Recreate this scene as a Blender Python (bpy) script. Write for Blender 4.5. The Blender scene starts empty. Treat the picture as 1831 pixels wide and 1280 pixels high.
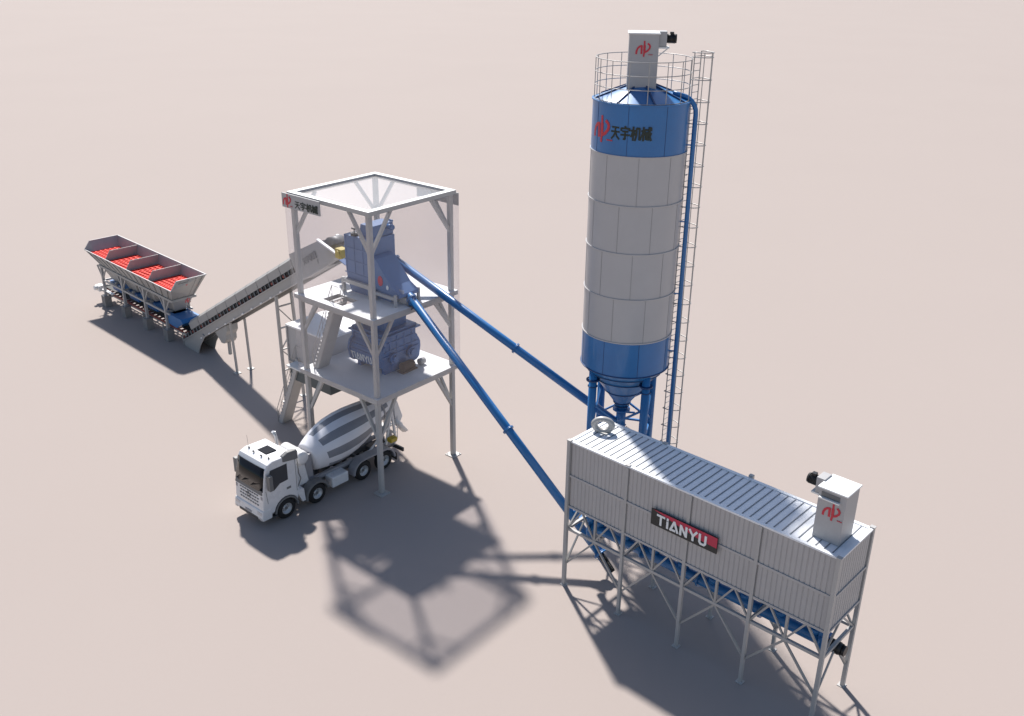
import bpy, bmesh, math, random
from mathutils import Vector, Matrix
random.seed(7)
S = bpy.context.scene
COL = S.collection
PI = math.pi
V3 = Vector

# ------------------------------------------------------------------ materials
def mat(name, rgb, rough=0.5, metal=0.0, var=0.06, scale=1.5, spec=0.5, bump=0.0, coat=0.0):
    if max(rgb) < .7: rgb = tuple(c*.87 for c in rgb)
    m = bpy.data.materials.new(name); m.use_nodes = True
    nt = m.node_tree; b = nt.nodes['Principled BSDF']
    b.inputs['Roughness'].default_value = rough
    b.inputs['Metallic'].default_value = metal
    b.inputs['Specular IOR Level'].default_value = spec
    if coat: b.inputs['Coat Weight'].default_value = coat
    tc = nt.nodes.new('ShaderNodeTexCoord')
    n = nt.nodes.new('ShaderNodeTexNoise'); n.inputs['Scale'].default_value = scale
    n.inputs['Detail'].default_value = 6; n.inputs['Roughness'].default_value = 0.65
    nt.links.new(tc.outputs['Object'], n.inputs['Vector'])
    r = nt.nodes.new('ShaderNodeValToRGB')
    r.color_ramp.elements[0].position = 0.3; r.color_ramp.elements[1].position = 0.7
    lo = [max(0, c * (1 - var)) for c in rgb]; hi = [min(1, c * (1 + var)) for c in rgb]
    r.color_ramp.elements[0].color = (*lo, 1); r.color_ramp.elements[1].color = (*hi, 1)
    nt.links.new(n.outputs['Fac'], r.inputs['Fac'])
    nt.links.new(r.outputs['Color'], b.inputs['Base Color'])
    mr = nt.nodes.new('ShaderNodeMapRange')
    mr.inputs['To Min'].default_value = max(0.02, rough - 0.07); mr.inputs['To Max'].default_value = min(1, rough + 0.07)
    nt.links.new(n.outputs['Fac'], mr.inputs['Value']); nt.links.new(mr.outputs['Result'], b.inputs['Roughness'])
    if bump:
        bp = nt.nodes.new('ShaderNodeBump'); bp.inputs['Strength'].default_value = bump; bp.inputs['Distance'].default_value = 0.02
        n2 = nt.nodes.new('ShaderNodeTexNoise'); n2.inputs['Scale'].default_value = scale * 25; n2.inputs['Detail'].default_value = 4
        nt.links.new(tc.outputs['Object'], n2.inputs['Vector'])
        nt.links.new(n2.outputs['Fac'], bp.inputs['Height']); nt.links.new(bp.outputs['Normal'], b.inputs['Normal'])
    return m

M = dict(
    white=mat('white_paint', (0.80, 0.795, 0.78), 0.45, var=0.03),
    steel=mat('galvanised_steel', (0.44, 0.43, 0.415), 0.42, 0.1, var=0.07),
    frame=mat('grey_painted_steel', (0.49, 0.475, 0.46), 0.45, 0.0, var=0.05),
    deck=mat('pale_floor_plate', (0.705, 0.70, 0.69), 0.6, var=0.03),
    panel=mat('grey_wall_panel', (0.50, 0.483, 0.475), 0.5, 0.0, var=0.05, scale=0.8),
    roofm=mat('roof_sheet', (0.80, 0.81, 0.83), 0.45, 0.0, var=0.03, spec=0.6),
    convg=mat('conveyor_grey', (0.41, 0.40, 0.385), 0.5, var=0.06),
    rib=mat('dark_seam', (0.22, 0.23, 0.25), 0.6, var=0.1),
    rung=mat('railing_steel', (0.44, 0.425, 0.41), 0.4, 0.2, var=0.06),
    silog=mat('silo_grey_paint', (0.515, 0.50, 0.50), 0.36, 0.0, var=0.035, scale=0.5),
    seam=mat('silo_seam', (0.34, 0.33, 0.33), 0.5, var=0.05),
    blue=mat('blue_enamel', (0.022, 0.175, 0.455), 0.36, 0.0, var=0.08, scale=0.8, coat=0.2),
    blued=mat('blue_enamel_seam', (0.015, 0.06, 0.18), 0.45, var=0.1),
    bluem=mat('mixer_blue', (0.032, 0.14, 0.37), 0.4, var=0.12),
    bluel=mat('hopper_blue', (0.09, 0.18, 0.38), 0.45, var=0.06),
    red=mat('red_lettering', (0.62, 0.03, 0.055), 0.5, var=0.04),
    redgrid=mat('red_grate', (0.80, 0.045, 0.03), 0.6, spec=0.15, var=0.06),
    dkred=mat('dull_red_steel', (0.24, 0.05, 0.04), 0.55, var=0.3, scale=4),
    green=mat('dark_lettering', (0.018, 0.03, 0.022), 0.6, var=0.05),
    black=mat('black_motor', (0.012, 0.012, 0.014), 0.45, var=0.2),
    dark=mat('dark_grey', (0.06, 0.062, 0.066), 0.55, var=0.15),
    tyre=mat('tyre_rubber', (0.016, 0.015, 0.015), 0.8, var=0.2, scale=5, bump=0.3),
    rim=mat('wheel_rim', (0.62, 0.62, 0.63), 0.4, 0.4, var=0.05),
    tpaint=mat('truck_white', (0.71, 0.705, 0.71), 0.28, var=0.02, coat=0.4),
    tgrey=mat('truck_grey', (0.18, 0.18, 0.18), 0.5, var=0.06),
    fender=mat('fender_grey', (0.34, 0.33, 0.35), 0.5, var=0.04),
    stripe=mat('drum_stripe', (0.25, 0.26, 0.29), 0.42, var=0.06),
    drumw=mat('drum_white', (0.70, 0.70, 0.73), 0.38, var=0.04),
    glass=mat('dark_glass', (0.006, 0.006, 0.007), 0.05, var=0.1, spec=0.28),
    sglass=mat('side_glass', (0.07, 0.07, 0.075), 0.08, var=0.1, spec=0.7),
    yellow=mat('yellow_paint', (0.52, 0.38, 0.03), 0.4, var=0.06),
    signblk=mat('sign_black', (0.02, 0.023, 0.024), 0.5, var=0.05),
    signred=mat('sign_red', (0.55, 0.02, 0.07), 0.45, var=0.03),
    signgry=mat('sign_grey', (0.46, 0.45, 0.45), 0.5, var=0.04),
    letter=mat('white_lettering', (0.80, 0.82, 0.82), 0.5, var=0.02),
    belt=mat('belt_rubber', (0.02, 0.02, 0.021), 0.7, var=0.2),
    conc=mat('concrete', (0.27, 0.26, 0.255), 0.85, var=0.12, bump=0.3),
    boxg=mat('filter_grey', (0.46, 0.45, 0.45), 0.5, var=0.04),
    copper=mat('copper_brown', (0.12, 0.06, 0.035), 0.55, var=0.3, scale=4),
)
# ground: pale pinkish beige screed
def ground_mat():
    m = bpy.data.materials.new('pale_ground'); m.use_nodes = True
    nt = m.node_tree; b = nt.nodes['Principled BSDF']
    b.inputs['Roughness'].default_value = 0.9; b.inputs['Specular IOR Level'].default_value = 0.1
    tc = nt.nodes.new('ShaderNodeTexCoord')
    n1 = nt.nodes.new('ShaderNodeTexNoise'); n1.inputs['Scale'].default_value = 0.035; n1.inputs['Detail'].default_value = 5
    n2 = nt.nodes.new('ShaderNodeTexNoise'); n2.inputs['Scale'].default_value = 5.0; n2.inputs['Detail'].default_value = 8
    for n in (n1, n2): nt.links.new(tc.outputs['Object'], n.inputs['Vector'])
    r1 = nt.nodes.new('ShaderNodeValToRGB')
    r1.color_ramp.elements[0].position = .35; r1.color_ramp.elements[1].position = .65
    r1.color_ramp.elements[0].color = (*[c * .993 for c in GC], 1); r1.color_ramp.elements[1].color = (*[c * 1.006 for c in GC], 1)
    nt.links.new(n1.outputs['Fac'], r1.inputs['Fac'])
    mx = nt.nodes.new('ShaderNodeMix'); mx.data_type = 'RGBA'; mx.blend_type = 'MULTIPLY'; mx.inputs[0].default_value = 1
    r2 = nt.nodes.new('ShaderNodeValToRGB')
    r2.color_ramp.elements[0].position = .3; r2.color_ramp.elements[1].position = .7
    r2.color_ramp.elements[0].color = (.992, .992, .992, 1); r2.color_ramp.elements[1].color = (1, 1, 1, 1)
    nt.links.new(n2.outputs['Fac'], r2.inputs['Fac'])
    nt.links.new(r1.outputs['Color'], mx.inputs[6]); nt.links.new(r2.outputs['Color'], mx.inputs[7])
    nt.links.new(mx.outputs[2], b.inputs['Base Color'])
    return m
GC = (0.369, 0.316, 0.289)
M['ground'] = ground_mat()

def clear_mat(name, tint, refl, rough):
    """thin clear sheet: lets most light through, reflects a soft share of it"""
    m = bpy.data.materials.new(name); m.use_nodes = True
    nt = m.node_tree; nt.nodes.remove(nt.nodes['Principled BSDF'])
    out = nt.nodes['Material Output']
    tr = nt.nodes.new('ShaderNodeBsdfTransparent'); tr.inputs['Color'].default_value = (*tint, 1)
    gl = nt.nodes.new('ShaderNodeBsdfGlossy'); gl.inputs['Color'].default_value = (1, 1, 1, 1); gl.inputs['Roughness'].default_value = rough
    mx = nt.nodes.new('ShaderNodeMixShader')
    n = nt.nodes.new('ShaderNodeTexNoise'); n.inputs['Scale'].default_value = 0.6
    mr = nt.nodes.new('ShaderNodeMapRange'); mr.inputs['To Min'].default_value = refl * .9; mr.inputs['To Max'].default_value = refl * 1.1
    nt.links.new(n.outputs['Fac'], mr.inputs['Value']); nt.links.new(mr.outputs['Result'], mx.inputs[0])
    nt.links.new(tr.outputs[0], mx.inputs[1]); nt.links.new(gl.outputs[0], mx.inputs[2])
    nt.links.new(mx.outputs[0], out.inputs['Surface'])
    return m
M['clear'] = clear_mat('clear_cladding', (0.955, 0.955, 0.965), 0.046, 0.35)
M['clearr'] = clear_mat('clear_roof_sheet', (0.95, 0.95, 0.96), 0.10, 0.30)
M['teal'] = mat('dark_teal_base', (0.075, 0.10, 0.11), 0.5, var=0.08)

# ------------------------------------------------------------------ mesh builder
class MB:
    def __init__(s): s.v = []; s.f = []; s.mi = []; s.cur = 0; s.smooth = set()
    def add(s, vs, fs, smooth=False):
        o = len(s.v); s.v += [V3(p) for p in vs]
        for f in fs:
            if smooth: s.smooth.add(len(s.f))
            s.f.append([i + o for i in f]); s.mi.append(s.cur)
        return s
    def box(s, x0, x1, y0, y1, z0, z1):
        return s.add([(x0,y0,z0),(x1,y0,z0),(x1,y1,z0),(x0,y1,z0),(x0,y0,z1),(x1,y0,z1),(x1,y1,z1),(x0,y1,z1)],
                     [(0,3,2,1),(4,5,6,7),(0,1,5,4),(1,2,6,5),(2,3,7,6),(3,0,4,7)])
    def bar(s, p, q, w, h=None, up=(0,0,1)):
        p, q = V3(p), V3(q); h = h or w; d = (q - p).normalized(); up = V3(up)
        if abs(d.dot(up)) > .95: up = V3((1,0,0)) if abs(d.x) < .9 else V3((0,1,0))
        a = d.cross(up).normalized(); b = a.cross(d)
        c = [(-w/2,-h/2),(w/2,-h/2),(w/2,h/2),(-w/2,h/2)]
        vs = [p + a*x + b*y for x, y in c] + [q + a*x + b*y for x, y in c]
        return s.add(vs, [(3,2,1,0),(4,5,6,7),(0,1,5,4),(1,2,6,5),(2,3,7,6),(3,0,4,7)])
    def tube(s, p, q, r, n=10, r2=None, caps=True):
        p, q = V3(p), V3(q); r2 = r if r2 is None else r2; d = (q - p).normalized()
        up = V3((0,0,1)) if abs(d.z) < .95 else V3((1,0,0))
        a = d.cross(up).normalized(); b = a.cross(d)
        vs = []
        for c, rr in ((p, r), (q, r2)):
            for i in range(n):
                t = 2*PI*i/n; vs.append(c + a*(rr*math.cos(t)) + b*(rr*math.sin(t)))
        s.add(vs, [(i, i+n, (i+1)%n+n, (i+1)%n) for i in range(n)], smooth=n > 6)
        if caps:
            o = len(s.v) - 2*n
            s.f.append([o+i for i in range(n)]); s.mi.append(s.cur)
            s.f.append([o+n+i for i in reversed(range(n))]); s.mi.append(s.cur)
        return s
    def path(s, pts, r, n=8):
        pts = [V3(p) for p in pts]; vs = []; prev = None
        for i, p in enumerate(pts):
            d = ((pts[min(i+1, len(pts)-1)] - pts[max(i-1, 0)])).normalized()
            if prev is None:
                up = V3((0,0,1)) if abs(d.z) < .9 else V3((1,0,0)); a = d.cross(up).normalized()
            else: a = (prev - d*prev.dot(d)).normalized()
            prev = a; b = a.cross(d)
            for k in range(n):
                t = 2*PI*k/n; vs.append(p + a*(r*math.cos(t)) + b*(r*math.sin(t)))
        fs = [(i*n+k, (i+1)*n+k, (i+1)*n+(k+1)%n, i*n+(k+1)%n) for i in range(len(pts)-1) for k in range(n)]
        s.add(vs, fs, smooth=True)
        o = len(s.v) - len(vs)
        s.add([], []); s.f.append([o+k for k in range(n)]); s.mi.append(s.cur)
        s.f.append([len(s.v)-n+k for k in reversed(range(n))]); s.mi.append(s.cur)
        return s
    def ring(s, c, R, r, n=48, m=6, a0=0, a1=2*PI):
        full = abs(a1-a0) > 6.2; k = n if full else n+1; vs = []
        for i in range(k):
            t = a0 + (a1-a0)*i/n
            for j in range(m):
                u = 2*PI*j/m; rr = R + r*math.cos(u)
                vs.append((c[0]+rr*math.cos(t), c[1]+rr*math.sin(t), c[2]+r*math.sin(u)))
        fs = []
        for i in range(n):
            for j in range(m): fs.append((i*m+j, ((i+1)%k)*m+j, ((i+1)%k)*m+(j+1)%m, i*m+(j+1)%m))
        return s.add(vs, fs, smooth=True)
    def lathe(s, prof, n=64, c=(0,0,0), capb=True, capt=True, smooth=True):
        vs = []
        for r, z in prof:
            for i in range(n):
                t = 2*PI*i/n; vs.append((c[0]+r*math.cos(t), c[1]+r*math.sin(t), c[2]+z))
        fs = [(j*n+i, j*n+(i+1)%n, (j+1)*n+(i+1)%n, (j+1)*n+i) for j in range(len(prof)-1) for i in range(n)]
        s.add(vs, fs, smooth=smooth); o = len(s.v)-len(vs)
        if capb: s.f.append([o+i for i in reversed(range(n))]); s.mi.append(s.cur)
        if capt: s.f.append([o+(len(prof)-1)*n+i for i in range(n)]); s.mi.append(s.cur)
        return s
    def prism(s, poly, axis, a0, a1):
        """poly: 2D list; axis 'x' -> poly is (y,z); 'y' -> (x,z); 'z' -> (x,y)"""
        n = len(poly)
        def P(p, a): return {'x': (a, p[0], p[1]), 'y': (p[0], a, p[1]), 'z': (p[0], p[1], a)}[axis]
        vs = [P(p, a0) for p in poly] + [P(p, a1) for p in poly]
        return s.add(vs, [tuple(range(n)), tuple(range(2*n-1, n-1, -1))] + [(i, i+n, (i+1)%n+n, (i+1)%n) for i in range(n)])
    def plate(s, pts, t):
        pts = [V3(p) for p in pts]; n = (pts[1]-pts[0]).cross(pts[2]-pts[0]).normalized()*t; k = len(pts)
        return s.add(pts + [p+n for p in pts], [tuple(range(k)), tuple(range(2*k-1, k-1, -1))] + [(i, i+k, (i+1)%k+k, (i+1)%k) for i in range(k)])
    def frustum(s, r0, z0, r1, z1):
        """r=(x0,x1,y0,y1)"""
        q = lambda r, z: [(r[0],r[2],z),(r[1],r[2],z),(r[1],r[3],z),(r[0],r[3],z)]
        return s.add(q(r0,z0)+q(r1,z1), [(0,3,2,1),(4,5,6,7),(0,1,5,4),(1,2,6,5),(2,3,7,6),(3,0,4,7)])
    def cells(s, xs, ys, on, z0, z1, side=0):
        nx, ny = len(xs)-1, len(ys)-1; I = {}
        def vi(i, j, k):
            if (i,j,k) not in I: I[(i,j,k)] = len(s.v); s.v.append(V3((xs[i], ys[j], (z0, z1)[k])))
            return I[(i,j,k)]
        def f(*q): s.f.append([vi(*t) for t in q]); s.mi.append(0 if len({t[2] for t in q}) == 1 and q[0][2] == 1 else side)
        g = lambda i, j: 0 <= i < nx and 0 <= j < ny and on(i, j)
        for i in range(nx):
            for j in range(ny):
                if not g(i, j): continue
                f((i,j,1),(i+1,j,1),(i+1,j+1,1),(i,j+1,1)); f((i,j,0),(i,j+1,0),(i+1,j+1,0),(i+1,j,0))
                if not g(i-1,j): f((i,j,0),(i,j,1),(i,j+1,1),(i,j+1,0))
                if not g(i+1,j): f((i+1,j,0),(i+1,j+1,0),(i+1,j+1,1),(i+1,j,1))
                if not g(i,j-1): f((i,j,0),(i+1,j,0),(i+1,j,1),(i,j,1))
                if not g(i,j+1): f((i,j+1,0),(i,j+1,1),(i+1,j+1,1),(i+1,j+1,0))
        return s
    def xf(s, fn, start=0):
        for i in range(start, len(s.v)): s.v[i] = V3(fn(s.v[i]))
        return s
    def build(s, name, m, parent=None, bevel=0, label=None):
        me = bpy.data.meshes.new(name); me.from_pydata([tuple(p) for p in s.v], [], s.f)
        ms = m if isinstance(m, (list, tuple)) else [m]
        for x in ms: me.materials.append(M[x])
        for i, p in enumerate(me.polygons):
            p.material_index = s.mi[i]
            if i in s.smooth: p.use_smooth = True
        bm = bmesh.new(); bm.from_mesh(me); bmesh.ops.recalc_face_normals(bm, faces=bm.faces); bm.to_mesh(me); bm.free()
        o = bpy.data.objects.new(name, me); COL.objects.link(o)
        if parent is not None: o.parent = parent
        if bevel:
            b = o.modifiers.new('bevel', 'BEVEL'); b.width = bevel; b.segments = 2; b.limit_method = 'ANGLE'; b.angle_limit = math.radians(40)
        if label: o['label'] = label
        return o

def thing(name, label, cat, loc=(0,0,0), rz=0, group=None):
    o = bpy.data.objects.new(name, None); COL.objects.link(o)
    o.location = loc; o.rotation_euler = (0,0,rz); o.empty_display_size = .5
    o['label'] = label; o['category'] = cat
    if group: o['group'] = group
    return o

# ------------------------------------------------------------------ local frames
TROT, TX, TY = -0.68753, -7.96592, 52.73312
SROT, SX, SY = -0.74551, 2.87975, 40.06254
CROT, CX, CY = -0.75901, -20.11, 65.42
def fr(rot, x, y):
    c, s = math.cos(rot), math.sin(rot)
    return lambda u, v, z=0: V3((x+u*c-v*s, y+u*s+v*c, z))
T, SH, CV = fr(TROT, TX, TY), fr(SROT, SX, SY), fr(CROT, CX, CY)
H1, H2, H3 = 6.267, 11.039, 17.009

# ------------------------------------------------------------------ lettering
GLY = {  # strokes: list of polylines in a unit-height cell ; advance width
 'T': ([[(0,.92),(.82,.92)], [(.41,.86),(.41,0)]], .82),
 'i': ([[(.1,0),(.1,.66)], [(.1,.80),(.1,.99)]], .2),
 'A': ([[(.02,.0),(.40,.98),(.80,.0)], [(.13,.09),(.52,.09)]], .80),
 'N': ([[(.08,0),(.08,.98)], [(.10,.95),(.66,.05)], [(.68,.02),(.68,1)]], .76),
 'Y': ([[(.02,1),(.40,.46),(.78,1)], [(.40,.44),(.40,0)]], .80),
 'U': ([[(.08,1),(.08,.24),(.20,.08),(.56,.08),(.68,.24),(.68,1)]], .76),
 'tian': ([[(.12,.86),(.88,.86)], [(.05,.54),(.95,.54)], [(.5,.86),(.48,.5),(.32,.2),(.06,0)], [(.52,.5),(.68,.2),(.95,0)]], 1.0),
 'yu': ([[(.46,1),(.54,.9)], [(.08,.66),(.08,.84),(.92,.84),(.92,.68)], [(.22,.62),(.78,.62)], [(.05,.36),(.95,.36)], [(.5,.6),(.5,.04),(.34,.06)]], 1.0),
 'ji': ([[(.02,.72),(.46,.72)], [(.25,1),(.25,0)], [(.24,.68),(.04,.26)], [(.28,.62),(.46,.40)], [(.58,.90),(.58,.4),(.46,.0)], [(.58,.90),(.86,.90),(.86,.08),(.98,.08),(.98,.24)]], 1.0),
 'xie': ([[(.0,.72),(.36,.72)], [(.19,1),(.19,0)], [(.18,.68),(.02,.28)], [(.22,.62),(.34,.44)], [(.36,.80),(.99,.80)], [(.38,.46),(.68,.46)],
          [(.46,.64),(.44,.1)], [(.60,.64),(.60,.06)], [(.74,1),(.80,.4),(.96,.02)], [(.94,.58),(.70,.06)], [(.86,.98),(.95,.90)]], 1.0),
}
def ribbon(mb, pts, w, d0, k):
    """flat strokes in the plane (x, z), raised along -y ; every segment a hair further out"""
    for a, b in zip(pts[:-1], pts[1:]):
        a, b = V3((a[0], 0, a[1])), V3((b[0], 0, b[1])); t = (b-a).normalized(); n = V3((-t.z, 0, t.x))*(w/2)
        a2, b2 = a - t*w*.18, b + t*w*.18; k[0] += 1; y = -(d0 + .0012*k[0])
        mb.add([a2-n+V3((0,0,0)), b2-n, b2+n, a2+n] + [p+V3((0,y,0)) for p in (a2-n, b2-n, b2+n, a2+n)],
               [(4,5,6,7),(0,1,5,4),(1,2,6,5),(2,3,7,6),(3,0,4,7)])
def write(mb, word, x, z, h, w, gap=.2, sx=1.0, d0=.008):
    k = [0]
    for ch in word:
        st, adv = GLY[ch]
        for pl in st: ribbon(mb, [(x+p[0]*h*sx, z+p[1]*h) for p in pl], w, d0, k)
        x += (adv+gap)*h*sx
    return x
def emblem(mb, x, z, h, d0=.008):
    k = [0]; P = lambda q: [(x+a*h, z+b*h) for a, b in q]
    ribbon(mb, P([(.02,.16),(.03,.34),(.10,.52),(.22,.64),(.36,.68)]), .13*h, d0, k)
    ribbon(mb, P([(.36,.70),(.37,.18)]), .13*h, d0, k)
    for a, b, w in (((.54,1.0),(.555,.7),.11),((.555,.7),(.56,.35),.16),((.555,.35),(.53,.0),.11)): ribbon(mb, P([a, b]), w*h, d0, k)
    ribbon(mb, P([(.58,.26),(.76,.36),(.90,.52),(.93,.66),(.88,.76),(.78,.84)]), .12*h, d0, k)
    for i in range(3): ribbon(mb, P([(.86+.10*i,.12),(.92+.10*i,.12)]), .05*h, d0, k)
CJK = ['tian', 'yu', 'ji', 'xie']
LAT = ['T', 'i', 'A', 'N', 'Y', 'U']

# ------------------------------------------------------------------ ground
g = MB(); g.add([(-900,-300,0),(900,-300,0),(900,1500,0),(-900,1500,0)], [(0,1,2,3)])
go = g.build('ground', 'ground'); go['kind'] = 'structure'

# ================================================================== STEEL TOWER
def tower():
    W = 6.412/2; cw = .27; c = W - cw/2 + .0
    t = thing('steel_tower', 'tall open grey steel tower with two floors and clear cladding above the mixer truck', 'tower', T(0,0), TROT)
    for sx, sy in ((-1,-1),(1,-1),(1,1),(-1,1)):
        m = MB(); m.box(sx*c-cw/2, sx*c+cw/2, sy*c-cw/2, sy*c+cw/2, .05, H3-.24); m.build('column', 'frame', t, bevel=.03)
        m = MB(); m.box(sx*c-.36, sx*c+.36, sy*c-.36, sy*c+.36, 0, .05)
        for i in (-1,1):
            for j in (-1,1): m.tube((sx*c+.27*i, sy*c+.27*j, .05), (sx*c+.27*i, sy*c+.27*j, .11), .03, 6)
        m.build('base_plate', 'frame', t)
    e = W + .12
    m = MB(); xs = [-e, -e+.36, e-.36, e]; m.cells(xs, xs, lambda i, j: not (i == 1 and j == 1), H3-.24, H3, 1); m.build('roof_frame', ['white', 'frame'], t)  # white top, grey sides and underside: their shade is put into the colour
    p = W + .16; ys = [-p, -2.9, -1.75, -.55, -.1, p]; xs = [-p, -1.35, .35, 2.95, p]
    m = MB(); m.cells(xs, ys, lambda i, j: not (i == 1 and j == 1) and not (i == 3 and j == 3), H2-.26, H2, 1); m.build('platform', ['deck', 'frame'], t)  # edges and underside coloured greyer than the top to imitate shade
    m = MB(); m.cells([-p, p], [-p, p], lambda i, j: True, H1-.26, H1, 1); m.build('platform', ['deck', 'frame'], t)  # same painted shade: pale top, grey edges and underside
    bw = .17
    for hz, dz, dx, off in ((H3-.24, 2.2, 1.55, 0), (H2-.26, 2.1, 1.5, 0), (H1-.26, 2.55, 1.5, 0)):
        for sx, sy in ((-1,-1),(1,-1),(1,1),(-1,1)):
            for ax in (0, 1):
                a = V3((sx*c, sy*c, hz-dz)); b = V3((sx*(c-dx) if ax == 0 else sx*c, sy*c if ax == 0 else sy*(c-dx), hz-.02))
                m = MB(); m.bar(a, b, bw, bw); m.build('brace', 'frame', t)
    for z in (H2-.38, H1-.38):
        m = MB()
        for s in (-1, 1):
            m.box(-c+cw/2, c-cw/2, s*c-.09, s*c+.09, z-.1, z+.119); m.box(s*c-.09, s*c+.09, -c+cw/2, c-cw/2, z-.1, z+.119)
        m.box(-.1,.1,-c+.1,c-.1,z-.1,z+.118)
        m.build('floor_beam', 'frame', t)
    # clear cladding
    q = W + .22; zt, zb = H3-.26, H1-.28
    m = MB(); m.box(-q, q, -q-.012, -q+.012, zb, zt); m.build('clear_panel', 'clear', t)
    m = MB(); m.box(-q, q, q-.012, q+.012, zb, zt); m.build('clear_panel', 'clear', t)
    m = MB(); m.box(-q-.012, -q+.012, -q+.013, q-.013, zb, zt); m.build('clear_panel', 'clear', t)
    m = MB(); m.box(q-.012, q+.012, -q+.013, q-.013, zb, zt); m.build('clear_panel', 'clear', t)
    m = MB(); m.box(-e+.37, e-.37, -e+.37, e-.37, H3-.14, H3-.116); m.build('clear_panel', 'clearr', t)
    return t
tower()
# sign boards on the tower
t = thing('sign_board', 'grey name board with a red emblem hung at the left top corner of the tower', 'sign', T(-3.52, -3.52, 0), TROT, 'name boards on the tower')
m = MB(); m.box(0, 3.2, 0, .06, H3-.84, H3-.04); m.build('board', 'signgry', t)
for x in (.4, 2.8):
    m = MB(); m.box(x-.05, x+.05, .06, .195, H3-.2, H3-.08); m.build('bracket', 'frame', t)
m = MB(); emblem(m, .10, H3-.80, .72); m.build('emblem', 'red', t)
m = MB(); write(m, CJK, 1.10, H3-.74, .42, .05, .08, 1.1); m.build('lettering', 'green', t)
t = thing('sign_board', 'grey board seen from its back at the right top corner of the tower', 'sign', T(.05, 3.46, 0), TROT, 'name boards on the tower')
m = MB(); m.box(0, 3.3, 0, .06, H3-.93, H3-.20); m.build('board', 'signgry', t)
for x in (.4, 2.9):
    m = MB(); m.box(x-.05, x+.05, -.135, 0, H3-.24, H3-.205); m.build('bracket', 'frame', t)

# ================================================================== MIXER on the lower floor
def mixer():
    t = thing('concrete_mixer', 'blue twin shaft concrete mixer standing on the lower floor of the tower', 'mixer', T(0, .5, H1), TROT)
    # local: x = u , y = v-.5
    half = [(-1.16,2.35),(-1.16,1.80),(-1.38,1.62),(-1.50,1.36),(-1.52,1.05),(-1.40,.45),(-1.22,.30),(-.9,.22),(-.55,.24),(-.25,.36)]
    prof = half + [(0,.52)] + [(-y, z) for y, z in reversed(half)]
    m = MB(); m.prism(prof, 'x', -1.40, 1.22); m.build('trough', 'bluem', t, bevel=.02)
    big = [(y*1.07, 0.2+(z-.2)*1.04) for y, z in prof]
    for x in (-1.54, 1.22):
        m = MB(); m.prism(big, 'x', x, x+.14); m.build('end_plate', 'bluem', t)
    m = MB()
    for z, yy in ((1.2, 1.53), (1.5, 1.45), (2.0, 1.17)):
        for s in (-1, 1): m.box(-1.38, 1.2, s*yy-.03, s*yy+.03, z-.03, z+.03)
        m.box(1.36, 1.42, -yy+.1, yy-.1, z-.04, z+.04)
    for y in (-.9, -.3, .3, .9): m.box(1.36, 1.40, y-.03, y+.03, .9, 2.3)
    m.build('stiffener_rib', 'bluem', t)
    m = MB(); m.box(-1.45, 1.45, -1.6, 1.6, 2.36, 2.46); m.box(-1.3, 1.3, -1.4, 1.4, 2.46, 2.62); m.build('top_cover', 'bluem', t, bevel=.02)
    m = MB(); m.frustum((-.9,.9,-.9,.9), 2.62, (-1.0,1.0,-1.0,1.0), 4.4); m.build('feed_chute', 'bluem', t)
    for x in (-1.05, 1.05):
        m = MB(); m.box(x-.14, x+.14, -1.2, 1.2, 0, .42); m.build('foot', 'bluem', t)
    for y in (-.72, .72):
        m = MB(); m.tube((1.42, y, 1.0), (1.62, y, 1.0), .34, 20); m.tube((1.62, y, 1.0), (1.72, y, 1.0), .22, 16); m.build('shaft_bearing', 'bluem', t)
    m = MB(); m.tube((-.6, 1.55, 1.45), (.9, 1.55, 1.45), .32, 20); m.build('gearbox_guard', 'bluem', t)
    m = MB(); m.box(1.45, 1.95, -.45, .75, .0, .10); m.tube((1.75, -.35, .36), (1.75, .55, .36), .25, 16)
    for k in range(8): m.tube((1.75, -.3+.1*k, .36), (1.75, -.27+.1*k, .36), .275, 16)
    m.build('motor', 'copper', t)
    m = MB(); m.tube((1.7, 1.15, .22), (1.7, 1.55, .22), .2, 14); m.build('oil_pump', 'frame', t)
    m = MB(); write(m, LAT, -1.46, .52, .46, .07, .17, .80, d0=.02); m.xf(lambda p: (p.x, p.y-1.40-(p.z-.45)*.2, p.z)); m.build('lettering', 'letter', t)
mixer()

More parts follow.
